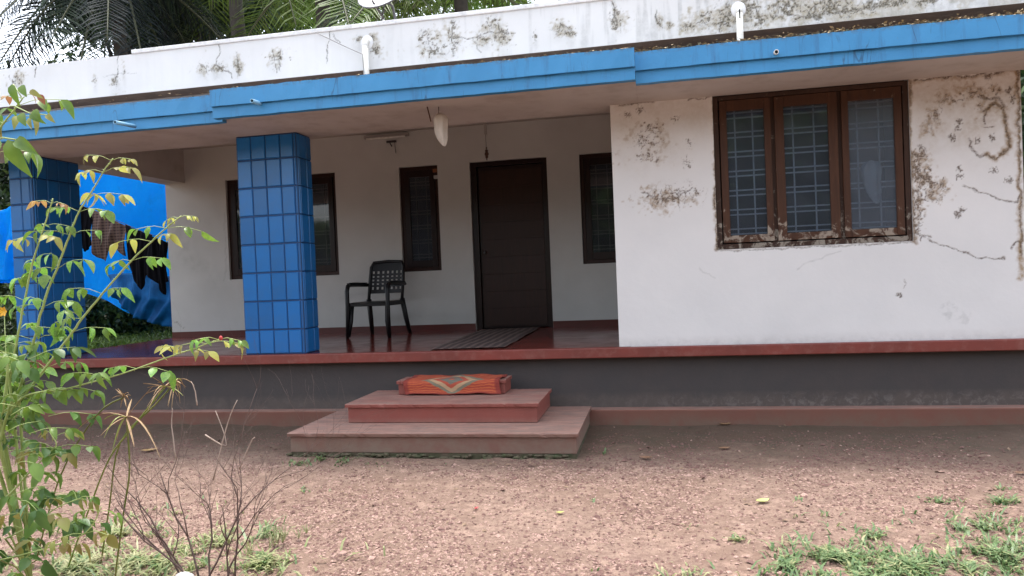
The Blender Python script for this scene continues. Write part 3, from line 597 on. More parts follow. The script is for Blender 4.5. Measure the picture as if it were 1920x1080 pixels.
# steps
def step(x0, x1, y0, z0, z1, mt, nos=.018):
    m = MB(); nq = 24; s = MB().box(x0+nos, x1-nos, y0+nos, 6.50, z0, z1-.028).build('step', mt, H, .006)
    vs = []; n = 70
    for q in range(n+1):
        x = x0+(x1-x0)*q/n; j = random.gauss(0, .0018); d = -.012 if random.random() < .06 else 0
        for (yy, z) in ((y0+abs(j), z1-.028), (y0+j-d*.5, z1-.005+d*.3), (y0+.006+j-d, z1), (6.499, z1), (6.499, z1-.028)): vs.append((x, yy, z+random.gauss(0, .0006)))
    t = MB().add(vs, [(q*5+k_, q*5+(k_+1) % 5, (q+1)*5+(k_+1) % 5, (q+1)*5+k_)[::-1] for q in range(n) for k_ in range(5)]+[(0, 1, 2, 3, 4), tuple(n*5+k_ for k_ in (4, 3, 2, 1, 0))])
    t.build('tread', mt, s); return s
m = MB().box(-2.95, -.635, 5.40, 6.49, -.08, .031)
for q in range(110):
    x = random.uniform(-2.97, -.62); m.blob((x, 5.392+random.uniform(-.012, .01), random.uniform(-.01, .022)), (random.uniform(.015, .04), .014, random.uniform(.008, .016)), 7, 5, jit=.2)
m.build('footing', 'moss', H)
step(-2.97, -.617, 5.38, .032, .19, 'step1'); step(-2.633, -.969, 5.757, .192, .352, 'step2'); step(-2.335, -1.33, 6.215, .354, .478, 'step2', .012)
# drain pipes and water spouts belong to the house
for u, v0, v1, cut in ((687, 80, 137, 0), (1388, 18, 74, 1)):
    yy = 6.245; x = atY(u, v1, yy).x; zt = atY(u, v0, yy).z
    m = MB().tube([(x, yy, 2.95), (x, yy, zt-.03)], .027, 14)
    if not cut: m.tube([(x, yy, zt-.05), (x, yy, zt-.005), (x, yy+.03, zt+.02), (x, yy+.09, zt+.02)], .027, 14)
    else: m.tube([(x, yy, zt-.05), (x, yy+.01, zt+.005), (x, yy+.06, zt+.03)], [.027, .026, .02], 14)
    p = m.build('drain_pipe', 'pipe', H)
    MB().blob((x, 6.297, zt+.02), (.06, .01, .066), 14, 8).build('mortar_patch', 'cap', p)
    if cut: MB().box(x-.006, x+.004, yy-.029, yy-.024, zt-.08, zt-.005).build('slot', 'hole', p)
for u, v, L, dx in ((215, 229, .16, -.05), (472, 189, .14, -.05), (1456, 97, .035, 0)):
    p0 = atY(u, v, 5.737-L if u > 1000 else 5.60-L+.05); base = p0 + Vector((-dx*.0, L+.09, .012))
    m = MB().tube([p0, base], .017, 14, cap=False); o = m.build('spout', 'pipe_blue' if u < 1000 else 'pipe', H)
    md = o.modifiers.new('solid', 'SOLIDIFY'); md.thickness = .004
    MB().tube([p0+Vector((0, .012, 0)), p0+Vector((0, .016, 0))], .0135, 14).build('hollow', 'hole', o)
# ------------------------------------------------------------------ things on the house
def cable(name, pts, r, mat, label, cat):
    P_ = []
    for a, b in zip(pts[:-1], pts[1:]):
        for t in range(8): P_.append(Vector(a).lerp(Vector(b), t/8))
    P_.append(Vector(pts[-1])); return tag(MB().tube(P_, r, 5).build(name, mat), label, cat)
cable('cable', [atY(592, 61, 6.27), atY(640, 84, 6.26), atY(680, 102, 6.22), (atY(682, 104, 6.2).x, 6.2, 2.96)], .0035, 'cable', 'thin grey cable running down the white parapet to the drain pipe', 'cable')
# satellite dish on the roof
dc = atY(722, 0, 6.95); t = thing('satellite_dish', 'pale satellite dish standing behind the roof parapet', 'satellite dish', (dc.x, dc.y, 3.44))
m = MB(); vs = []; NS, NR = 28, 7
axd = Vector((-.12, -.78, .60)).normalized(); e1 = axd.orthogonal().normalized(); e2 = axd.cross(e1)
for i_ in range(NR+1):
    r_ = .27*i_/NR
    for k_ in range(NS): th = 2*math.pi*k_/NS; vs.append(dc+Vector((0, 0, .05))+(e1*math.cos(th)+e2*math.sin(th))*r_+axd*(r_*r_*.6))
fs = [(i_*NS+k_, i_*NS+(k_+1) % NS, (i_+1)*NS+(k_+1) % NS, (i_+1)*NS+k_) for i_ in range(NR) for k_ in range(NS)]
m.add(vs, fs, 0, True); o = m.build('reflector', 'dish'); child(o, t); md = o.modifiers.new('solid', 'SOLIDIFY'); md.thickness = .008
child(MB().tube(vs[NR*NS:]+[vs[NR*NS]], .007, 6).build('rim', 'metal_dark'), t)
b0 = atY(742, 40, 6.75); b1 = atY(736, 12, 6.9)
child(MB().tube([(b0.x, 6.75, 3.44), b0, b1, dc], .014, 8).build('mast', 'metal_dark'), t)
child(MB().tube([(b0.x-.38, 6.95, 3.44), atY(716, 36, 6.95), dc], .009, 6).tube([atY(720, 36, 6.9), atY(697, 0, 6.8)], .011, 6).build('strut', 'metal_dark'), t)
# tube light, bell string, hanging cloth, hook
t = thing('tube_light', 'grey tube light fixed high on the veranda back wall above the chair', 'light fitting', (-3.4, YB, 3.28))
child(MB().box(-3.70, -3.09, YB-.055, YB-.004, 3.255, 3.30).build('batten', 'tube', None, .004), t)
child(MB().tube([(-3.66, YB-.07, 3.25), (-3.13, YB-.07, 3.25)], .014, 10).build('tube', 'pipe'), t)
child(MB().box(-3.40, -3.27, YB-.03, YB-.004, 3.19, 3.215).tube([(-3.36, YB-.02, 3.2), (-3.33, YB-.02, 3.14)], .008).tube([(-3.29, YB-.02, 3.2), (-3.285, YB-.01, 3.05)], .003, 4).build('bracket', 'metal_dark'), t)
t = thing('bell_string', 'thin string with small brown beads hanging above the dark door', 'ornament', (-2.04, 8.95, ZC))
child(MB().tube([(-2.04, 8.95, ZC), (-2.035, 8.95, 2.84)], .003, 5).build('string', 'rope'), t)
child(MB().box(-2.055, -2.02, 8.94, 8.96, 3.17, 3.31).build('weight', 'tube'), t)
for z, r_ in ((3.0, .012), (2.965, .02), (2.925, .028), (2.89, .02), (2.862, .01)): child(MB().blob((-2.035, 8.95, z), r_, 10, 7).build('bead', 'bead'), t)
def hung_cloth(name, c, z0, z1, w, d, label, cat, knot=True):
    m = MB(); NS, NZ = 26, 16; vs = []
    for j_ in range(NZ+1):
        q = j_/NZ; prof = (math.sqrt(max(0, 1-(1-min(1, q/.22))**2)))*(1 if q < .5 else 1-.82*((q-.5)/.5)**1.7)*(.94+.06*math.sin(q*9))
        prof = max(prof, .06)
        sh = Vector((.25*w*max(0, q-.55)*2, 0, 0))
        for k_ in range(NS):
            th = 2*math.pi*k_/NS; fold = 1+.16*math.sin(5*th+q*2)+.08*math.sin(11*th)
            vs.append(Vector(c)+sh+Vector((math.cos(th)*w/2*prof*fold, math.sin(th)*d/2*prof*fold, z1+(z0-z1)*q)))
    fs = [(j_*NS+k_, (j_+1)*NS+k_, (j_+1)*NS+(k_+1) % NS, j_*NS+(k_+1) % NS) for j_ in range(NZ) for k_ in range(NS)]
    m.add(vs, fs, 0, True).add([vs[k_] for k_ in range(NS)], [tuple(range(NS))], 0).add([vs[NZ*NS+k_] for k_ in range(NS)], [tuple(range(NS))[::-1]], 0)
    return m
t = thing('hanging_cloth', 'off white cloth bundle hanging from the soffit in front of the porch', 'cloth', (-1.80, 6.06, ZL))
p = atY(825, 212, 6.06)
child(hung_cloth('b', (p.x, 6.06, 0), p.z-.285, p.z-.0, .118, .10, '', '').build('bundle', 'cloth_white'), t)
child(MB().tube([(p.x-.01, 6.06, ZL+.001), (p.x-.012, 6.06, p.z-.01)], .003, 5).build('cord', 'rope'), t)
q1, q2 = atY(803, 208, 6.02), atY(808, 228, 6.02); cable('hook', [(q1.x-.008, 6.02, ZL+.001), q1, q2], .006, 'bead', 'short brown hook sticking out of the soffit left of the hanging cloth', 'hook')
p1, p2 = atY(1633, 300, 6.61), atY(1640, 382, 6.61)
t = thing('hanging_cloth', 'white cloth hanging behind the hazy glass of the right window shutter', 'cloth', (p1.x, 6.64, p1.z))
child(hung_cloth('b', (p1.x, 6.612, 0), p2.z, p1.z, .15, .03, '', '').build('drape', 'cap'), t)

# ------------------------------------------------------------------ plastic chair
def chair():
    t = thing('plastic_chair', 'black plastic armchair with perforated back on the red veranda floor', 'chair', (-3.36, 8.42, ZF+.001)); t.rotation_euler.z = math.radians(-6)
    def part(m, name, bev=.0): return m.build(name, 'chair', t, bev)
    w, dp, sh = .25, .24, .43
    # seat: gently dished slab with a front lip
    m = MB(); N = 10; vs = []
    for j_ in range(N+1):
        for i_ in range(N+1):
            x = -w+2*w*i_/N; y = -dp+2*dp*j_/N; dish = -.018*(1-(x/w)**2)*(1-(y/dp)**2); lip = -.02*max(0, (-y-dp*.75)/(dp*.25))
            vs.append((x*(1-.06*j_/N), y, sh+dish+lip))
    top = [(j_*(N+1)+i_, j_*(N+1)+i_+1, (j_+1)*(N+1)+i_+1, (j_+1)*(N+1)+i_) for j_ in range(N) for i_ in range(N)]
    m.add(vs, top, 0, True); o = part(m, 'seat'); md = o.modifiers.new('solid', 'SOLIDIFY'); md.thickness = .022
    part(MB().box(-w, w, -dp-.006, -dp+.012, sh-.05, sh-.012).box(-w-.004, -w+.014, -dp, dp, sh-.05, sh-.005).box(w-.014, w+.004, -dp, dp, sh-.05, sh-.005), 'seat_rim', .004)
    # back: frame plus a lattice with real holes
    def bp(x, z): a = (z-sh)/.5; return (x, dp-.01+.11*a+.03*(x/w)**2*-1+.0, z)
    m = MB(); bw_ = .225
    def strip(xa, xb, za, zb):
        n = 6; vs = []
        for i_ in range(n+1):
            x = xa+(xb-xa)*i_/n
            for z in (za, zb): px, py, pz = bp(x, z); vs += [(px, py, pz), (px, py+.012, pz)]
        fs = []
        for i_ in range(n): a = i_*4; fs += [(a, a+4, a+6, a+2), (a+1, a+3, a+7, a+5), (a, a+1, a+5, a+4), (a+2, a+6, a+7, a+3)]
        fs += [(0, 2, 3, 1), (n*4, n*4+1, n*4+3, n*4+2)]; m.add(vs, fs)
    z0, z1 = sh+.09, sh+.48
    strip(-bw_, bw_, z1-.11, z1-.012); strip(-bw_+.03, bw_-.03, z1-.012, z1+.004); strip(-bw_, bw_, z0, z0+.05)
    zz = np.linspace(z0+.05, z1-.11, 6)
    for q in range(5):
        if q: strip(-bw_, bw_, zz[q]-.014, zz[q]+.014)
    xx = np.linspace(-bw_, bw_, 8)
    for q in range(8):
        ww = .022 if q in (0, 7) else .016
        for r_ in range(5): strip(max(-bw_, xx[q]-ww), min(bw_, xx[q]+ww), zz[r_]+(.014 if r_ else 0), zz[r_+1]-(.014 if r_ < 4 else 0))
    part(m, 'backrest')
    part(MB().tube([bp(-bw_-.004, sh-.03), bp(-bw_-.006, sh+.2), bp(-bw_, z1-.06), bp(-bw_+.03, z1), bp(0, z1+.012), bp(bw_-.03, z1), bp(bw_, z1-.06), bp(bw_+.006, sh+.2), bp(bw_+.004, sh-.03)], .02, 8), 'back_frame')
    for s in (-1, 1):
        X = s*(w+.018)
        m = MB().tube([(X*1.04, -dp-.03, 0), (X, -dp-.02, .3), (X, -dp-.015, sh+.14), (X, -dp+.01, sh+.195), (X, -dp+.06, sh+.215), (X, 0, sh+.215), (X*.98, dp-.02, sh+.205), (X*.93, dp+.03, sh+.2)], [.022, .026, .027, .027, .027, .028, .026, .02], 8)
        m.box(X-.022 if s > 0 else X-.018, X+.018 if s > 0 else X+.022, -dp+.02, dp-.03, sh+.205, sh+.235); part(m, 'armrest')
        m = MB().tube([(s*(w-.015), -dp+.035, sh-.02), (s*(w-.01), -dp+.0, .2), (X*1.0, -dp-.02, .02)], [.027, .026, .022], 8); part(m, 'leg')
        m = MB().tube([(s*(w-.02), dp-.03, sh+.02), (s*(w-.005), dp+.03, .2), (s*(w+.015), dp+.085, 0)], [.034, .032, .024], 8); part(m, 'leg')
chair()
# ------------------------------------------------------------------ mats
m = MB(); nxr, nyr = 24, 60; vs = []
for j_ in range(nyr+1):
    for i_ in range(nxr+1):
        x = -.36+.72*i_/nxr; y = -1.2+2.4*j_/nyr; vs.append((x, y, .006+.003*math.sin(y*5+x*3)+.002*math.sin(y*13)+.0015*math.sin(x*72)))
m.add(vs, [(j_*(nxr+1)+i_, j_*(nxr+1)+i_+1, (j_+1)*(nxr+1)+i_+1, (j_+1)*(nxr+1)+i_) for j_ in range(nyr) for i_ in range(nxr)], 0, True)
o = m.build('floor_runner', 'rug', None, loc=None); o.location = (-1.80, 7.83, ZF+.002); o.rotation_euler.z = math.radians(1.2); md = o.modifiers.new('solid', 'SOLIDIFY'); md.thickness = .006; md.offset = 1
tag(o, 'brown striped runner mat lying on the red floor before the door', 'mat')
# draped orange mat on the top step
prof = []
yt0, yt1, zt = 6.205, 6.50, .481
for q in range(7): prof.append((yt1-.004-(yt1-yt0-.02)*q/6, zt+.004+.004*math.sin(q*1.7)))
prof += [(yt0-.004, zt-.004), (yt0-.014, zt-.02), (yt0-.016, zt-.05), (yt0-.014, zt-.08), (yt0-.02, zt-.105), (yt0-.035, zt-.118)]
vs = []; uv = []; NX = 36; L = len(prof); x0, x1 = -2.25, -1.37
for j_, (y, z) in enumerate(prof):
    for i_ in range(NX+1):
        a = i_/NX; x = x0+(x1-x0)*a + .012*math.sin(j_*.6)
        vs.append((x, y-.004*math.sin(a*9+j_*.4)-.003*math.sin(a*23), max(z+.005*math.sin(a*11+j_*.5)+.003*math.sin(a*27+j_), .358))); uv.append((a, j_/(L-1), 0))
m = MB().add(vs, [(j_*(NX+1)+i_, (j_+1)*(NX+1)+i_, (j_+1)*(NX+1)+i_+1, j_*(NX+1)+i_+1) for j_ in range(L-1) for i_ in range(NX)], 0, True)
o = m.build('door_mat', 'mat'); at = o.data.attributes.new('wv', 'FLOAT_VECTOR', 'POINT'); at.data.foreach_set('vector', np.array(uv, np.float32).ravel())
md = o.modifiers.new('solid', 'SOLIDIFY'); md.thickness = .005; md.offset = 1
tag(o, 'orange woven mat with green and cream diamond draped over the top step', 'mat')

# ------------------------------------------------------------------ tarpaulin and washing
def sheet(name, mat, rows_, nu=30, nv=24, wav=.06, thick=.003, freq=7):
    # rows_: list of polylines (list of Vector), lofted
    def samp(pl, t):
        t *= len(pl)-1; i_ = min(int(t), len(pl)-2); return pl[i_].lerp(pl[i_+1], t-i_)
    vs = []
    for j_ in range(nv+1):
        tv = j_/nv*(len(rows_)-1); r0 = min(int(tv), len(rows_)-2); f = tv-r0
        for i_ in range(nu+1):
            u = i_/nu; p = samp(rows_[r0], u).lerp(samp(rows_[r0+1], u), f)
            p = p+Vector((0, wav*(math.sin(u*freq*3+j_*.25)+.6*math.sin(u*freq*7+1+j_*.1)), wav*.25*math.sin(u*11+j_*.7))); vs.append(p)
    m = MB().add(vs, [(j_*(nu+1)+i_, (j_+1)*(nu+1)+i_, (j_+1)*(nu+1)+i_+1, j_*(nu+1)+i_+1) for j_ in range(nv) for i_ in range(nu)], 0, True)
    o = m.build(name, mat); md = o.modifiers.new('solid', 'SOLIDIFY'); md.thickness = thick; return o
A = atY
o = sheet('tarpaulin', 'tarp', [
    [A(-160, 480, 10.6), A(0, 400, 10.6), A(30, 378, 10.7), A(150, 300, 11.), A(320, 340, 11.2), A(430, 330, 11.2)],
    [A(-160, 500, 10.4), A(0, 450, 10.4), A(30, 440, 10.5), A(150, 420, 10.9), A(320, 430, 11.), A(430, 430, 11.1)],
    [A(-160, 528, 10.3), A(0, 528, 10.3), A(40, 528, 10.4), A(150, 542, 10.6), A(320, 560, 10.6), A(430, 560, 10.6)],
    [A(-160, 532, 10.4), A(0, 530, 10.4), A(40, 532, 10.5), A(160, 545, 10.6), A(246, 588, 10.3), A(330, 614, 10.3), A(430, 612, 10.3)]], 60, 36, .05)
tag(o, 'bright blue tarpaulin stretched behind the veranda end', 'tarpaulin')
o = sheet('tarpaulin', 'tarp_fold', [[A(200, 515, 10.25), A(260, 512, 10.2), A(330, 520, 10.2), A(420, 520, 10.2)], [A(206, 540, 10.1), A(262, 556, 10.05), A(330, 570, 10.05), A(420, 570, 10.)], [A(210, 556, 10.2), A(250, 594, 10.15), A(300, 612, 10.1), A(420, 616, 10.1)]], 40, 20, .035, freq=11)
tag(o, 'darker folded blue sheet sagging along the foot of the tarpaulin', 'tarpaulin')
cable('clothesline', [A(120, 372, 9.9), A(200, 405, 9.9), A(262, 432, 9.9), A(318, 452, 9.9), A(360, 468, 9.92)], .004, 'rope', 'sagging clothesline carrying washing in front of the blue tarp', 'clothesline')
def cloth(name, mat, top, bot, Y, label, cat, wav=.016):
    T = [A(u, v, Y) for u, v in top]; Bt = [A(u, v, Y) for u, v in bot]
    n = 12; pick = lambda pl, t: pl[min(int(t*(len(pl)-1)), len(pl)-2)].lerp(pl[min(int(t*(len(pl)-1)), len(pl)-2)+1], t*(len(pl)-1)-min(int(t*(len(pl)-1)), len(pl)-2))
    mid = [pick(T, k_/n).lerp(pick(Bt, k_/n), .5)+Vector((0, -.03, 0)) for k_ in range(n+1)]
    o = sheet(name, mat, [[pick(T, k_/n) for k_ in range(n+1)], mid, [pick(Bt, k_/n) for k_ in range(n+1)]], 30, 16, wav, .004, 5)
    return tag(o, label, cat, 'washing on the clothesline')
cloth('shirt', 'black_cloth', [(146, 383), (177, 394)], [(150, 462), (160, 472), (172, 460)], 9.86, 'black garment at the left end of the clothesline beside the column', 'clothing')
cloth('checked_shirt', 'check', [(172, 392), (205, 408), (238, 425)], [(172, 470), (178, 482), (192, 486), (200, 492), (203, 470), (214, 462), (228, 478), (236, 480)], 9.84, 'brown checked shirt hanging on the clothesline', 'clothing')
cloth('trousers', 'black_cloth', [(234, 421), (284, 442)], [(240, 470), (247, 515), (252, 532), (260, 536), (265, 545), (270, 534), (275, 515), (280, 512)], 9.80, 'black trousers on the clothesline next to the checked shirt', 'clothing')
cloth('shawl', 'black_cloth', [(276, 438), (315, 455)], [(276, 515), (288, 528), (298, 534), (303, 548), (309, 553), (312, 530), (316, 528)], 9.77, 'long black shawl at the right end of the clothesline by the wall', 'clothing', .022)

# ------------------------------------------------------------------ vegetation helpers
def leaf_mesh(name, mat, wid=.55, droop=.25, fold=.18, n=5):
    vs = []; fs = []
    for i_ in range(n+1):
        t = i_/n; hw = wid/2*math.sin(math.pi*min(1, t**.8))**.85*(1-.15*t) if 0 < t < 1 else .01
        z = -droop*t*t; vs += [(t, hw, z+fold*hw*2), (t, 0, z), (t, -hw, z+fold*hw*2)]
    for i_ in range(n): a = i_*3; fs += [(a, a+3, a+4, a+1), (a+1, a+4, a+5, a+2)]
    me = bpy.data.meshes.new(name); me.from_pydata(vs, [], fs); me.materials.append(MT[mat]); me.polygons.foreach_set('use_smooth', [True]*len(fs)); return me
LEAF = {k: [leaf_mesh('leaf', k, w, d, f) for w, d, f in ((.62, .3, .2), (.55, .5, .3), (.68, .15, .12), (.5, .7, .1))] for k in ('rose', 'rose_dark', 'rose_young', 'rose_red')}
def frame(d, up, s):
    x = d.normalized(); y = up.cross(x)
    if y.length < 1e-3: y = Vector((0, 1, 0))
    y.normalize(); z = x.cross(y); m = Matrix((x*s, y*s, z*s)).transposed().to_4x4(); return m
class Plant:
    def __init__(s, th): s.t = th; s.count = 0; s.extra = MB()
    def leaf(s, p, d, size, kind='rose', up=None):
        up = up or Vector((random.gauss(0, .4), random.gauss(-.25, .4), 1)); m = frame(d, up, size); m.translation = Vector(p)
        me = random.choice(LEAF[kind])
        if s.count < 290:
            o = bpy.data.objects.new('leaf', me); sc.collection.objects.link(o); o.parent = s.t; o.matrix_parent_inverse = Matrix.Translation(-s.t.location); o.matrix_basis = m; s.count += 1
        else:
            mi = ('rose', 'rose_dark', 'rose_young', 'rose_red').index(kind); s.extra.add([m @ v.co for v in me.vertices], [tuple(f.vertices) for f in me.polygons], mi, True)
    def spray(s, p, size, kind, k=None):
        size = size*1.5      # compound leaf: petiole with 3 to 5 drooping leaflets
        th = random.uniform(0, 2*math.pi) if k is None else k
        out = Vector((math.cos(th), math.sin(th)*.7, random.uniform(.0, .35))).normalized(); q = Vector(p)+out*size*1.3; side = out.cross(Vector((0, 0, 1))).normalized()
        tip = q+out*size*.8+Vector((0, 0, -size*.25)); s.stem_pts([p, Vector(p)*.4+q*.6+Vector((0, 0, .006)), q, tip], .0013, 0)
        dn = Vector((0, 0, -1))
        s.leaf(tip, out*.7+dn*random.uniform(.5, 1.2), size*random.uniform(.95, 1.15), kind)
        for b_, a_ in ((tip, .75), (q, .85)):
            for sg in (-1, 1):
                if random.random() < .9: s.leaf(b_-out*size*.12, side*sg+out*.35+dn*random.uniform(.3, 1.), size*a_*random.uniform(.85, 1.1), kind)
    def stem_pts(s, pts, r, mi=0): s.stems.append((pts, r, mi))
    stems = None
rose = thing('rose_bush', 'leafy green rose bush with long arching thorny canes at the left edge', 'bush', (-3.05, 2.95, 0)); R = Plant(rose); R.stems = []
def smooth(px, Y, sub=4, zig=.004):
    P = [atY(u, v, (Y if isinstance(Y, (int, float)) else Y[i_])) for i_, (u, v) in enumerate(px)]; out = []
    for i_ in range(len(P)-1):
        p0 = P[max(i_-1, 0)]; p1 = P[i_]; p2 = P[i_+1]; p3 = P[min(i_+2, len(P)-1)]
        for k_ in range(sub):
            t = k_/sub; out.append(.5*((2*p1)+(-p0+p2)*t+(2*p0-5*p1+4*p2-p3)*t*t+(-p0+3*p1-3*p2+p3)*t**3)+Vector((random.gauss(0, zig), random.gauss(0, zig), 0))*.3)
    out.append(P[-1]); return out
def cane(px, Y, r0, r1, nodes, size, topkind='rose_young', kind='rose', base=None):
    P = smooth(px, Y)
    if base is not None: P = [Vector(base), P[0].lerp(Vector(base), .5)+Vector((.0, 0, .03))]+P
    n = len(P); rs = [r0+(r1-r0)*i_/(n-1) for i_ in range(n)]; o = MB().tube(P, rs, 7).build('cane', 'cane'); child(o, rose)
    th = MB()
    for k_ in range(int(n*1.2)):
        i_ = random.randrange(n-1); p = P[i_].lerp(P[i_+1], random.random()); d = Vector((random.gauss(0, 1), random.gauss(0, 1), random.gauss(0, .4))).normalized(); th.tube([p, p+d*.011], [.0022, .0003], 4)
    th_o = th.build('thorns', 'cane'); child(th_o, rose); th_o['kind'] = 'stuff'
    for q in range(nodes):
        t = 1-(q+.05)/nodes; i_ = min(n-1, int(t*(n-1))); kd = kind
        if q < 1: kd = 'rose_red' if topkind == 'rose_red' else topkind
        elif q < 3: kd = random.choice([kind, 'rose_young'])
        sz = size*(.62 if q < 1 else .85 if q < 2 else 1)*random.uniform(.85, 1.1)
        side = 0 if q % 2 else math.pi
        R.spray(P[i_], sz, kd, side+random.gauss(0, .5))
        if random.random() < 1.: R.spray(P[i_], sz*.85, kd, side+math.pi+random.gauss(0, .6))
B0 = (-3.0, 2.95, -.01)
cane([(18, 712), (25, 672), (39, 601), (53, 527), (71, 459), (83, 424), (99, 372)], 2.9, .0065, .0028, 8, .050, 'rose_red', base=B0)
cane([(35, 735), (60, 655), (76, 590), (92, 539), (107, 504), (130, 441), (148, 397), (166, 369), (194, 323), (212, 297)], 2.95, .007, .0026, 10, .052, 'rose_young', base=B0)
cane([(0, 800), (30, 760), (72, 708), (127, 634), (154, 598), (192, 551), (246, 489), (284, 453), (311, 428), (340, 405)], 2.9, .0072, .0026, 10, .050, 'rose_young', base=B0)
cane([(0, 778), (31, 754), (54, 740), (91, 733), (119, 730), (181, 714), (237, 698), (320, 668), (360, 655), (395, 642), (412, 636)], 2.85, .0055, .0018, 9, .053, 'rose', 'rose', base=B0)
cane([(-10, 950), (20, 925), (44, 898), (74, 867), (93, 848), (106, 833), (98, 818)], 2.8, .0048, .0022, 5, .055, 'rose_young', 'rose', base=B0)
cane([(-10, 800), (6, 760), (14, 700), (10, 660)], 2.8, .010, .004, 4, .055, 'rose', 'rose_dark', base=B0)
cane([(-10, 860), (10, 790), (28, 735)], 2.85, .009, .005, 3, .055, 'rose', 'rose_dark', base=B0)
cane([(10, 1010), (60, 985), (110, 950), (150, 935)], 2.75, .004, .002, 5, .055, 'rose', 'rose_dark', base=B0)
cane([(0, 1050), (80, 1030), (160, 1000), (190, 950)], 2.7, .004, .002, 4, .055, 'rose', 'rose_dark', base=B0)
cane([(-40, 330), (-10, 255), (20, 215), (35, 195), (45, 182)], 2.3, .0045, .002, 4, .052, 'rose_red', 'rose', base=(-2.8, 2.3, 0))
b_ = atY(414, 634, 2.85); child(MB().blob(b_, (.008, .008, .011), 8, 6).build('bud', 'bud'), rose)
# near large leaf and companions, top left
for u, v, du, dv, sz in ((14, 262, 20, 75, .118), (0, 262, -30, 50, .08), (30, 262, 45, 30, .085), (55, 215, 60, 25, .05), (40, 212, 5, 40, .055), (66, 205, 10, 45, .05), (88, 215, 20, 25, .04), (22, 158, -4, 42, .065), (40, 160, 10, 40, .05), (56, 170, 25, 10, .045)):
    p = atY(u, v, 2.25); q = atY(u+du, v+dv, 2.2); R.leaf(p, q-p, sz*(1.05), 'rose_young' if sz < .046 else 'rose', up=Vector((.1, -1, .35)))
child(MB().tube([atY(-30, 275, 2.3), atY(5, 258, 2.25), atY(30, 262, 2.25)], .003, 6).tube([atY(30, 200, 2.27), atY(55, 212, 2.25), atY(90, 216, 2.25)], .002, 6).tube([atY(25, 158, 2.27), atY(40, 182, 2.26)], .002, 6).build('cane', 'cane'), rose)
# lower leaf mass
for q in range(48):
    u = random.uniform(-40, 92)*random.choice([1, .8]); v = random.uniform(640, 1075)
    if u > 60 and v < 760: continue
    R.spray(atY(u, v, random.uniform(2.6, 3.1)), random.uniform(.045, .062), random.choice(['rose', 'rose_dark', 'rose_dark', 'rose']))
for q in range(11):
    u = random.uniform(60, 190); v = random.uniform(900, 1060); R.spray(atY(u, v, random.uniform(2.7, 3.0)), .048, random.choice(['rose', 'rose_dark']))
sm = [MB(), MB()]
for pts, r_, mi in R.stems: sm[0].tube(pts, r_, 4)
o = sm[0].build('petioles', 'cane'); child(o, rose); o['kind'] = 'stuff'
o = R.extra.build('foliage', ['rose', 'rose_dark', 'rose_young', 'rose_red']); child(o, rose); o['kind'] = 'stuff'

# bare shrub
shrub = thing('bare_shrub', 'leafless twiggy shrub standing in the grass at the lower left', 'shrub', (-2.35, 3.02, 0))
def branch(m, p, d, L, r, depth):
    pts = [Vector(p)]; n = 5; dd = Vector(d)
    for i_ in range(n):
        dd = (dd+Vector((random.gauss(0, .2), random.gauss(0, .14), random.gauss(.06, .08)))).normalized(); pts.append(pts[-1]+dd*L/n)
    rs = [r*(1-.55*i_/n) for i_ in range(n+1)]; m.tube(pts, rs, 5)
    if depth > 0:
        for k_ in range(random.choice([2, 3, 3])):
            i_ = random.randint(2, n); s_ = random.choice([-1, 1]); nd = (dd+Vector((s_*random.uniform(.25, .7), random.gauss(0, .4), random.uniform(-.1, .3)))).normalized()
            branch(m, pts[i_], nd, L*random.uniform(.5, .85), rs[i_]*.75, depth-1)
for u, v, tu, tv in ((345, 1085, 240, 800), (360, 1090, 190, 870), (375, 1090, 330, 790), (385, 1085, 400, 800), (395, 1090, 345, 900), (425, 1085, 440, 880), (440, 1085, 470, 800), (430, 1090, 410, 870), (350, 1085, 300, 900)):
    p = atY(u, v, 3.02+random.uniform(-.05, .08)); q = atY(tu, tv, 3.02+random.uniform(-.15, .2)); p.z = -.02; m = MB(); d = q-p; L = d.length
    branch(m, p, (d.normalized()+Vector((0, 0, .1))).normalized(), L*.72, .0056, 3); child(m.build('branch', 'twig'), shrub)
for pts in ([(400, 900), (425, 800), (445, 750), (408, 735), (420, 748)], [(330, 860), (322, 800), (323, 765), (335, 768)], [(370, 760), (366, 735), (358, 715)], [(385, 815), (425, 835), (404, 770)], [(448, 880), (470, 830), (478, 820)]):
    P = smooth(pts[:3], 3.05, 3); child(MB().tube(P, [.004*(1-.6*i_/(len(P)-1)) for i_ in range(len(P))], 5).build('branch', 'twig_pale'), shrub)
# umbrella sedge stalks
def sedge(px, Yd, base, head, rays, label, dry=False, hs=1.):
    P = smooth(px, Yd, 4, 0); P[0].z = -.01; t = thing('umbrella_sedge', label, 'plant', tuple(P[0]), 'umbrella sedges by the bare shrub')
    child(MB().tube(P, .0042, 6).build('stalk', 'sedge'), t); c = P[-1]
    for a_, el, L, dr in rays:
        d = Vector((math.cos(a_)*math.cos(el), math.sin(a_)*math.cos(el), math.sin(el))); pts = []; wv = []
        for k_ in range(8): s_ = k_/7; pts.append(c+d*L*s_+Vector((0, 0, -dr*s_*s_)))
        side = d.cross(Vector((0, 0, 1))).normalized(); vs = []
        for k_, p in enumerate(pts): w_ = (.0022 if dry else .0042)*math.sin(math.pi*min(1, .15+k_/7*.85))+.0008; vs += [p-side*w_+Vector((0, 0, .003)), p, p+side*w_+Vector((0, 0, .003))]
        fs = [(k_*3+i_, k_*3+i_+1, k_*3+i_+4, k_*3+i_+3) for k_ in range(7) for i_ in range(2)]
        child(MB().add(vs, fs, 0, True).build('blade', 'sedge_dry' if random.random() < (.9 if dry else .5) else 'sedge'), t)
    return t
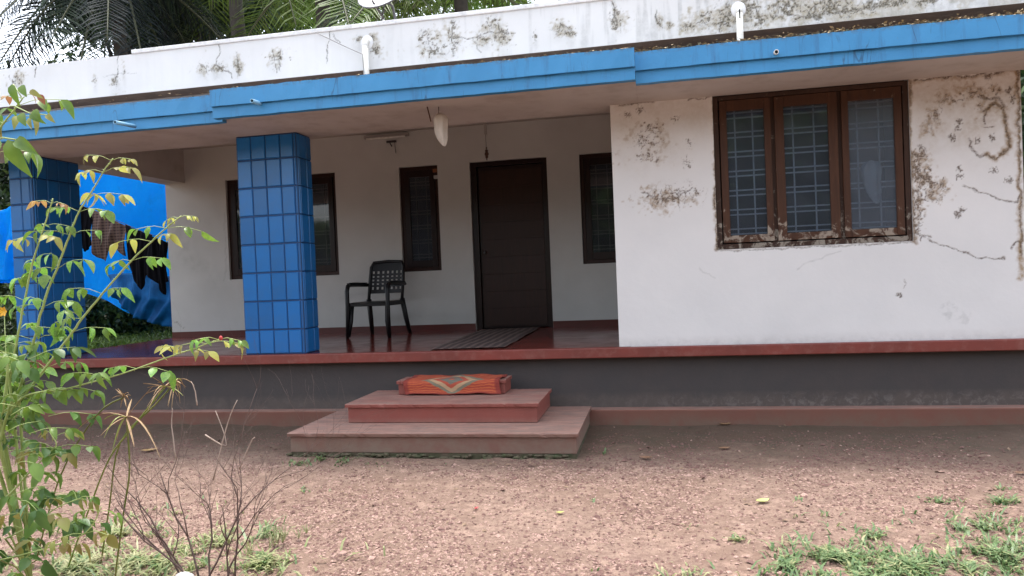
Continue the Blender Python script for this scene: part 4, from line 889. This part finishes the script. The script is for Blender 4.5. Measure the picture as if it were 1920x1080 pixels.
rr = lambda n, L, e=(-.2, .8), d=(.05, .25): [(random.uniform(0, 6.28), random.uniform(*e), L*random.uniform(.6, 1.1), random.uniform(*d)) for _ in range(n)]
sedge([(215, 1085), (232, 960), (243, 880), (237, 783)], 3.0, None, None, [(3.3, .5, .30, .22), (6.0, .3, .24, .25), (.3, .9, .2, .02), (5.6, -.6, .16, .03), (2.0, .7, .14, .02), (4.3, -.1, .12, .05)]+rr(5, .13), 'tall umbrella sedge stalk with a few drooping blades beside the bare shrub')
sedge([(120, 1085), (165, 960), (205, 860), (250, 800), (310, 725)], 3.1, None, None, rr(16, .12, (-.5, .9), (.0, .1)), 'leaning umbrella sedge stalk with dry brown head', True)
sedge([(185, 1085), (205, 950), (225, 830), (290, 760), (330, 715)], 3.25, None, None, rr(22, .10, (-.8, .9), (.0, .1)), 'second leaning sedge stalk whose frayed brown head hangs before the black plinth', True)
sedge([(60, 1085), (110, 900), (180, 780), (232, 745)], 3.2, None, None, rr(14, .07, (-.3, 1.2), (.0, .05)), 'thin sedge stalk with small dry tuft above the drooping blades', True)

# ------------------------------------------------------------------ grass, gravel, litter
def gz(x, y): return ground_h(np.asarray(x, float), np.asarray(y, float))
def blades(name, spots, matl, H0=.035, W0=.0052):
    V = []; Fc = []; mi = []
    Xs, Ys, hs, cl = [], [], [], []
    for (u, v, ru, rv, n, h, c) in spots:
        for _ in range(int(n*(.33 if v > 925 else .5))):
            a_ = random.random()*6.283; r_ = abs(random.gauss(0, .62)); uu, vv = u+ru*r_*math.cos(a_), v+rv*r_*math.sin(a_)
            p = atZ(uu, vv, 0)
            nn = fbm(np.array([p.x*13.]), np.array([p.y*9.]))[0]
            if nn < random.uniform(.45, .56): continue
            Xs.append(p.x); Ys.append(p.y); hs.append(h*random.uniform(.5, 1.3)); cl.append(c if random.random() < .8 else 1-c)
    Zs = gz(Xs, Ys)
    for x, y, z, h, c in zip(Xs, Ys, Zs, hs, cl):
        th = random.uniform(0, 6.283); lean = random.uniform(.5, 2.2); h *= 1.15; dx, dy = math.cos(th), math.sin(th); w_ = W0*random.uniform(.7, 1.5); o = len(V)
        sx, sy = -dy*w_, dx*w_
        V += [(x-sx, y-sy, z-.004), (x+sx, y+sy, z-.004), (x+dx*h*lean*.5-sx*.8, y+dy*h*lean*.5-sy*.8, z+h*.65), (x+dx*h*lean*.5+sx*.8, y+dy*h*lean*.5+sy*.8, z+h*.65), (x+dx*h*lean*1.1, y+dy*h*lean*1.1, z+h*.75)]
        Fc += [(o, o+1, o+3, o+2), (o+2, o+3, o+4, o+4)]; mi += [c, c]
    me = bpy.data.meshes.new(name); me.from_pydata(V, [], [f if f[2] != f[3] else f[:3] for f in Fc])
    for m_ in matl: me.materials.append(MT[m_])
    me.polygons.foreach_set('material_index', mi); me.update(); o = link(name, me); o['kind'] = 'stuff'; return o
R_ = [(1530, 975, 42, 16, 520, .03, 0), (1500, 932, 20, 7, 90, .02, 0), (1640, 1008, 40, 18, 350, .028, 0), (1880, 938, 30, 12, 300, .028, 0), (1760, 936, 34, 7, 160, .02, 0), (1875, 912, 16, 6, 60, .02, 0),
      (1820, 985, 90, 28, 1700, .036, 0), (1870, 1040, 110, 42, 2800, .04, 0), (1720, 1065, 120, 30, 2200, .036, 0), (1570, 1045, 120, 36, 2600, .034, 0), (1480, 1060, 60, 24, 500, .03, 0), (1620, 1085, 200, 24, 1500, .036, 0),
      (1310, 990, 20, 8, 50, .018, 0), (1380, 1012, 34, 10, 120, .02, 1), (1160, 1045, 14, 6, 60, .02, 0), (1110, 1065, 14, 6, 50, .02, 1), (1280, 1070, 60, 14, 220, .022, 1), (1250, 1050, 10, 4, 30, .02, 0), (1030, 955, 6, 3, 8, .012, 0), (1110, 938, 7, 5, 22, .018, 0),
      (565, 915, 14, 5, 60, .018, 0), (605, 914, 12, 4, 40, .015, 0), (640, 862, 30, 8, 150, .022, 0), (560, 868, 34, 7, 120, .022, 0), (600, 860, 12, 6, 80, .03, 0), (1133, 853, 7, 4, 34, .022, 0), (740, 868, 120, 5, 90, .012, 0),
      (300, 1050, 260, 34, 5200, .045, 1), (150, 1060, 160, 32, 2200, .045, 1), (330, 960, 120, 22, 420, .03, 1), (420, 1010, 90, 24, 900, .04, 1), (500, 1000, 40, 22, 200, .06, 0), (230, 1000, 120, 30, 900, .04, 1), (490, 1055, 60, 26, 900, .04, 1)]
blades('grass', R_, ['grass', 'grass_y'])
# long blades right of the shrub
V = MB()
for u, v, L in ((520, 1020, .16), (515, 1022, .12), (530, 1018, .15), (505, 1030, .11), (470, 1040, .13), (560, 1010, .09), (575, 1000, .08)):
    p = atZ(u, v, 0)
    for k_ in range(7):
        th = random.uniform(0, 6.28); d = Vector((math.cos(th)*.7, math.sin(th)*.7, 1)).normalized(); s_ = d.cross(Vector((0, 0, 1))).normalized()*.003; q = p+d*L*.6; e = q+Vector((d.x, d.y, -.1))*L*.5
        V.add([p-s_, p+s_, q+s_, q-s_, e], [(0, 1, 2, 3), (3, 2, 4)])
o = V.build('grass_tuft', 'grass_y'); tag(o, 'tall yellowish grass tuft right of the bare shrub', 'grass'); o['kind'] = 'stuff'
# gravel
def gravel(name, n, smin, smax, mats, dens=None):
    y = RNG.uniform(2.6, 6.45, n*2)**1.; x = RNG.uniform(-1, 1, n*2)*(y*.95)-y*.25+.1
    dn = fbm(x*1.6, y*1.6, 4)+.25*(fbm(x*6, y*6)-.5); keep = (dn > .44-.0*y)|(RNG.random(n*2) < .32)
    keep &= RNG.random(n*2) < np.clip((6.35-y)/.9, .06, 1); keep &= ~((x > -3.02)&(x < -.58)&(y > 5.34)); x, y = x[keep][:n], y[keep][:n]; n = len(x)
    s = RNG.uniform(0, 1, n)**3*(smax-smin)+smin; z = gz(x, y)+s*.15
    base = np.array([(1, 0, 0), (-1, 0, 0), (0, 1, 0), (0, -1, 0), (0, 0, 1), (0, 0, -1)], float)
    f0 = np.array([(0, 2, 4), (2, 1, 4), (1, 3, 4), (3, 0, 4), (2, 0, 5), (1, 2, 5), (3, 1, 5), (0, 3, 5)])
    V = base[None]*RNG.uniform(.5, 1.3, (n, 6, 1)); th = RNG.uniform(0, 6.28, n); c, s_ = np.cos(th)[:, None], np.sin(th)[:, None]
    Vx = V[:, :, 0]*c-V[:, :, 1]*s_; Vy = V[:, :, 0]*s_+V[:, :, 1]*c; Vz = V[:, :, 2]*.6+V[:, :, 0]*RNG.uniform(-.4, .4, (n, 1))
    W = np.stack([Vx*s[:, None]+x[:, None], Vy*s[:, None]+y[:, None], Vz*s[:, None]+z[:, None]], 2).reshape(-1, 3)
    Fc = (f0[None]+np.arange(n)[:, None, None]*6).reshape(-1, 3); mi = np.repeat(np.where((y > 5.2) & (RNG.random(n) < .93), 0, RNG.choice(len(mats), n, p=[.55, .45])), 8)
    o = raw(name, W, Fc, mats, mi=mi, smooth=False); o['kind'] = 'stuff'; return o
gravel('gravel', 90000, .003, .013, ['pebble', 'pebble_l'])
gravel('stones', 900, .008, .028, ['pebble', 'pebble_l'])
# dry litter on the sunshade and below
lt = MB()
def litter(n, f):
    for _ in range(n):
        p = Vector(f()); th = random.uniform(0, 6.28); L = random.uniform(.012, .042); d = Vector((math.cos(th), math.sin(th), random.uniform(-.3, .5)))*L; s_ = Vector((-math.sin(th), math.cos(th), random.uniform(-.5, .5)))*L*.3
        lt.add([p-d*.5, p+s_+Vector((0, 0, .003)), p+d*.5, p-s_], [(0, 1, 2, 3)])
litter(1500, lambda: (random.uniform(-.1, 3.2), 5.737+random.uniform(.0, .10), 3.069+abs(random.gauss(0, .014))))
litter(1200, lambda: (random.uniform(-.1, 3.2), 5.737+random.uniform(.08, .4), 3.02+random.uniform(0, .05)))
litter(500, lambda: (-.1-abs(random.gauss(0, 1.7)), 5.612+random.uniform(.0, .1), 3.069+abs(random.gauss(0, .004))))
litter(60, lambda: (random.uniform(-8, -3.7), 5.752+random.uniform(.0, .1), 3.069))
o = lt.build('dry_leaf_litter', 'straw'); o['kind'] = 'stuff'
lt = MB()
def fg():
    u, v = random.uniform(150, 1900), random.uniform(800, 1000); p = atZ(u, v, 0); z = float(gz([p.x], [p.y])[0]); 
    return (p.x, p.y, z+.006) if not (-3.02 < p.x < -.58 and p.y > 5.34) else (p.x, 5.2, z+.006)
litter(300, fg); o = lt.build('dry_twigs_and_scraps', 'scrap'); o['kind'] = 'stuff'
# single fallen leaves
for u, v, sz, mt, th, lb in ((1050, 962, .05, 'fleaf_g', .4, 'small yellow green fallen leaf on the gravel in front of the steps'), (1430, 941, .09, 'fleaf_g', .5, 'longer pale green fallen leaf on the gravel right of the steps'), (893, 951, .035, 'petal', 1.2, 'tiny red petal lying on the gravel before the steps'),
      (1211, 861, .10, 'fleaf_b', 2.9, 'brown fallen leaf near the kerb right of the bottom step'), (1358, 845, .09, 'fleaf_b', .2, 'tan fallen leaf on the damp soil below the large window'), (280, 848, .14, 'fleaf_b', .6, 'pale curled dry leaf behind the bare shrub'), (1360, 802, .10, 'fleaf_b', 0., 'dry leaf lying against the red kerb below the window'), (1912, 884, .07, 'fleaf_b', .1, 'pale dry leaf at the right edge of the yard')):
    p = atZ(u, v, 0.0); z = float(gz([p.x], [p.y])[0])
    m = MB(); n = 6; vs = []; c, s_ = math.cos(th), math.sin(th)
    for i_ in range(n+1):
        t_ = i_/n; hw = .28*sz*math.sin(math.pi*t_)**.8 if 0 < t_ < 1 else .001
        for k_ in (-1, 0, 1): x, y = (t_-.5)*sz, k_*hw; vs.append((x*c-y*s_, x*s_+y*c, .004+.3*abs(k_)*hw+.25*sz*(t_-.5)**2*2))
    m.add(vs, [(i_*3+k_, i_*3+k_+1, i_*3+k_+4, i_*3+k_+3) for i_ in range(n) for k_ in (0, 1)], 0, True)
    o = m.build('fallen_leaf' if mt != 'petal' else 'petal', mt); o.location = (p.x, p.y, z+.006); tag(o, lb, 'leaf' if mt != 'petal' else 'petal', 'fallen leaves in the yard' if mt != 'petal' else None)
p = atZ(345, 1088, .02); m = MB().blob((0, 0, 0), (.055, .045, .045), 14, 10, jit=.05); o = m.build('pale_stone', 'stone'); o.location = (p.x, p.y, .012); tag(o, 'smooth pale stone at the foot of the bare shrub, bottom edge', 'stone')

# ------------------------------------------------------------------ palms and trees
def frond(c, az, el, L, mat, droop=.5, nl=46, leafL=.8, parent=None, hang=.5):
    d = Vector((math.cos(az)*math.cos(el), math.sin(az)*math.cos(el), math.sin(el))); N = 14; P = []
    for i_ in range(N+1): s_ = i_/N; P.append(Vector(c)+d*L*s_+Vector((0, 0, -droop*L*s_*s_)))
    m = MB().tube(P, [.035*(1-.85*i_/N)+.003 for i_ in range(N+1)], 5, 1)
    for k_ in range(nl):
        s_ = .12+.88*k_/nl; f = s_*N; i_ = min(int(f), N-1); p = P[i_].lerp(P[i_+1], f-i_); t_ = (P[i_+1]-P[i_]).normalized(); side = t_.cross(Vector((0, 0, 1)))
        if side.length < .01: continue
        side.normalize(); upv = side.cross(t_).normalized()
        for sg in (-1, 1):
            LL = leafL*(math.sin(math.pi*(.12+.80*s_))**.7)*random.uniform(.85, 1.1); dd = (side*sg+t_*.55+upv*.12+Vector((random.gauss(0, .06), random.gauss(0, .06), random.gauss(0, .08)))).normalized()
            w_ = t_*.017; a_ = p; b = p+dd*LL*.5; e = p+dd*LL*.95+Vector((0, 0, -hang*LL*random.uniform(.6, 1.2))); b += Vector((0, 0, -hang*LL*.22))
            m.add([a_-w_*.5, a_+w_*.5, b+w_, b-w_, e], [(0, 1, 2, 3), (3, 2, 4)])
    o = m.build('frond', [mat, 'rachis']); child(o, parent); return o
def palm(cpx, Y, label, n, mat, L=4.2, seed=1, els=(-.5, 1.1), azr=(0, 6.283), droop=(.35, .7), extra=None, hang=.5):
    random.seed(seed); c = atY(*cpx, Y); t = thing('coconut_palm', label, 'palm', (c.x, Y, 0), 'coconut palms behind the roof')
    P = [Vector((c.x+.6*(1-s_)**2, Y, c.z*s_)) for s_ in [k_/12 for k_ in range(13)]]; child(MB().tube(P, [.16-.05*k_/12 for k_ in range(13)], 10).build('trunk', 'trunk'), t)
    for k_ in range(n):
        az = azr[0]+(azr[1]-azr[0])*(k_+random.uniform(-.3, .3))/n; el = random.uniform(*els)
        frond(c, az, el, L*random.uniform(.85, 1.1), random.choice(mat), random.uniform(*droop), 46, .85, t, hang)
    for (az, el, LL, mt, dr) in (extra or []): frond(c, az, el, LL, mt, dr, 60, .9, t, hang)
    return t
PI = math.pi
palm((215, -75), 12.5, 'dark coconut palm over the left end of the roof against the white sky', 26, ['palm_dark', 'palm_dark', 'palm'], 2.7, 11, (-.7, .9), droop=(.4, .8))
palm((430, -190), 12, 'coconut palm whose long grey green fronds droop over the parapet at left', 13, ['palm', 'palm', 'palm_y'], 3.9, 12, (-.3, .9), droop=(.5, .85), extra=[(PI*1.02, .15, 4.0, 'palm', .55), (PI*.93, -.1, 3.4, 'palm', .5), (PI*1.1, -.2, 3.6, 'palm', .45)], hang=.8)
palm((600, -70), 11, 'coconut palm behind the middle of the roof with yellow green fronds', 14, ['palm_y', 'palm', 'palm_y'], 2.5, 13, (-.4, .9), droop=(.4, .8))
palm((860, -70), 11.5, 'bright green coconut palm behind the satellite dish', 15, ['palm_y', 'palm_y', 'palm'], 2.7, 14, (-.4, .9), droop=(.4, .7))
def tree(c, r, n, mat, label, leaf=.11, th=None, seed=1, name='tree', cat='tree', trunk=True, flat=1., clumps=38):
    random.seed(seed); rg = np.random.default_rng(seed); c = Vector(c); t = thing(name, label, cat, (c.x, c.y, 0), 'bushes around the house' if name == 'bush' else 'trees around the house')
    cc = rg.normal(0, 1, (clumps, 3)); cc /= np.linalg.norm(cc, axis=1)[:, None]; cc *= (rg.random((clumps, 1))**.4)*np.array([r, r, r*flat])*.82
    k = rg.integers(0, clumps, n); off = rg.normal(0, r*.13, (n, 3)); P = cc[k]+off+np.array(c)
    keep = P[:, 2] > .02; P = P[keep]; n = len(P)
    a = rg.normal(0, 1, (n, 3)); a /= np.linalg.norm(a, axis=1)[:, None]; b = rg.normal(0, 1, (n, 3)); b -= a*(a*b).sum(1)[:, None]; b /= np.linalg.norm(b, axis=1)[:, None]
    s = leaf*rg.uniform(.6, 1.4, (n, 1)); V = np.stack([P-a*s, P+b*s*.4, P+a*s, P-b*s*.4], 1).reshape(-1, 3); Fc = np.arange(n*4).reshape(-1, 4)
    o = raw('crown', V, Fc, mat, mi=(rg.random(n) < .3).astype(int) if len(mat) > 1 else None); child(o, t); o['kind'] = 'stuff'
    if trunk:
        m = MB().tube([(c.x, c.y, -.05), (c.x+.1, c.y, c.z*.4), (c.x, c.y, c.z)], [.18, .13, .07], 8)
        for q in range(7): e = cc[q]+np.array(c); m.tube([(c.x, c.y, c.z*.6), tuple((np.array([c.x, c.y, c.z*.8])+e)/2), tuple(e)], [.06, .04, .015], 6)
        child(m.build('trunk', 'trunk'), t)
    return t
def tpx(u, v, Y): p = atY(u, v, Y); return (p.x, p.y, p.z)
tree(tpx(235, -70, 17), 2.6, 26000, ['leaf_dark', 'leaf_mid'], 'dense dark tree behind the leftmost palm', .12, seed=21)
tree(tpx(330, -20, 15.5), 1.7, 22000, ['leaf_dark', 'leaf_dark'], 'compact dark tree just behind the long drooping fronds', .09, seed=28)
tree(tpx(430, -90, 18), 3.2, 32000, ['leaf_dark', 'leaf_mid'], 'dark leafy tree between the two left palms', .12, seed=22)
tree(tpx(660, -120, 20), 3.4, 22000, ['leaf_dark', 'leaf_mid'], 'dark leafy tree behind the satellite dish', .12, seed=23)
tree(tpx(930, -160, 22), 3.3, 16000, ['leaf_mid', 'leaf_dark'], 'lighter green tree farthest right above the roof', .12, seed=24)
# shrubs beyond the veranda end
for q, (u, v, Y, r_, mt, lb) in enumerate(((60, 600, 12.5, 1.2, ['leaf_mid', 'leaf_dark'], 'leafy bush left of the left column below the tarpaulin'), (190, 600, 12.0, .95, ['leaf_dark', 'leaf_mid'], 'dark bush right behind the left column'), (270, 640, 12.6, .9, ['leaf_dark', 'leaf_mid'], 'low dark bush under the sagging tarpaulin'), (-60, 420, 15, 2.6, ['leaf_dark', 'leaf_mid'], 'large tree at the far left behind the tarpaulin'), (100, 300, 17, 2.6, ['leaf_dark', 'leaf_mid'], 'tree behind the tarpaulin seen past the left column'), (330, 480, 17, 3., ['leaf_dark', 'leaf_mid'], 'tree behind the house end, mostly hidden by the tarpaulin'))):
    tree(tpx(u, v, Y), r_, 9000 if r_ < 2 else 16000, mt, lb, .06 if r_ < 2 else .1, seed=40+q, name='bush' if r_ < 2 else 'tree', cat='bush' if r_ < 2 else 'tree', trunk=r_ > 2)
# strappy undergrowth right behind the floor edge
def straps(name, u0, u1, Y0, Y1, n, label, mat='palm', Ls=(.3, .7)):
    random.seed(5); m = MB()
    for _ in range(n):
        Y = random.uniform(Y0, Y1); p = atY(random.uniform(u0, u1), 600, Y); p.z = 0; th = random.uniform(0, 6.28); L = random.uniform(*Ls); d = Vector((math.cos(th)*.6, math.sin(th)*.6, 1)).normalized(); s_ = d.cross(Vector((0, 0, 1))).normalized()*.011
        q = p+d*L*.7; e = q+Vector((d.x*1.2, d.y*1.2, -.05))*L*.6; m.add([p-s_, p+s_, q+s_, q-s_, e], [(0, 1, 2, 3), (3, 2, 4)])
    o = m.build(name, mat); o['kind'] = 'stuff'; return o
straps('undergrowth', 0, 330, 9.6, 12.5, 5200, '', 'palm_y', (.4, 1.1))
straps('undergrowth', -150, 40, 7., 9.6, 1800, '', 'palm_y', (.4, 1.0))
f = thing('yellow_flower', 'single yellow flower at the left edge below the tarpaulin', 'flower', tuple(atY(8, 584, 5.5)))
c = atY(8, 584, 5.5)
for k_ in range(6):
    th = k_*PI/3; d = Vector((math.cos(th), -.4, math.sin(th))); s_ = Vector((-math.sin(th), 0, math.cos(th)))*.016
    child(MB().add([c, c+d*.03-s_, c+d*.05, c+d*.03+s_], [(0, 1, 2, 3)]).build('petal', 'yellow'), f)
child(MB().tube([(c.x-.02, c.y, 0), (c.x-.01, c.y, c.z*.5), c], .004, 5).build('stem', 'cane'), f)

# unseen trees added to cut low sky light; the window glass reflects them
rg = np.random.default_rng(77); n = 60000
X = rg.uniform(-45, 45, n); prof_h = 3.2+1.6*fbm(X*.12+3, X*0, 3)*2; Zt = rg.random(n)**.8*prof_h; Yt = -9-rg.random(n)*5-.02*X*X*.3
P = np.stack([X, Yt, Zt], 1); a = rg.normal(0, 1, (n, 3)); a /= np.linalg.norm(a, axis=1)[:, None]; b = rg.normal(0, 1, (n, 3)); b -= a*(a*b).sum(1)[:, None]; b /= np.linalg.norm(b, axis=1)[:, None]
sz = rg.uniform(.2, .5, (n, 1)); V = np.stack([P-a*sz, P+b*sz*.5, P+a*sz, P-b*sz*.5], 1).reshape(-1, 3)
o = raw('unseen_tree_belt', V, np.arange(n*4).reshape(-1, 4), ['leaf_dark', 'leaf_mid'], mi=(rg.random(n) < .4).astype(int)); o['kind'] = 'stuff'
tree(tpx(2020, 250, 11.), 2.6, 24000, ['leaf_dark', 'leaf_mid'], 'bushy tree beyond the right end of the house', .08, seed=61)
tree(tpx(2010, 480, 10.), 1.6, 16000, ['leaf_dark', 'leaf_mid'], 'low bush beyond the right end of the house', .06, seed=62, name='bush', cat='bush', trunk=False)

tree((5.2, -10.5, 4.6), 3.6, 16000, ['leaf_dark', 'leaf_mid'], 'unseen leafy tree added across the yard to keep sky out of the window reflection', .16, seed=71)  # added out of view so the panes mirror leaves instead of bright sky
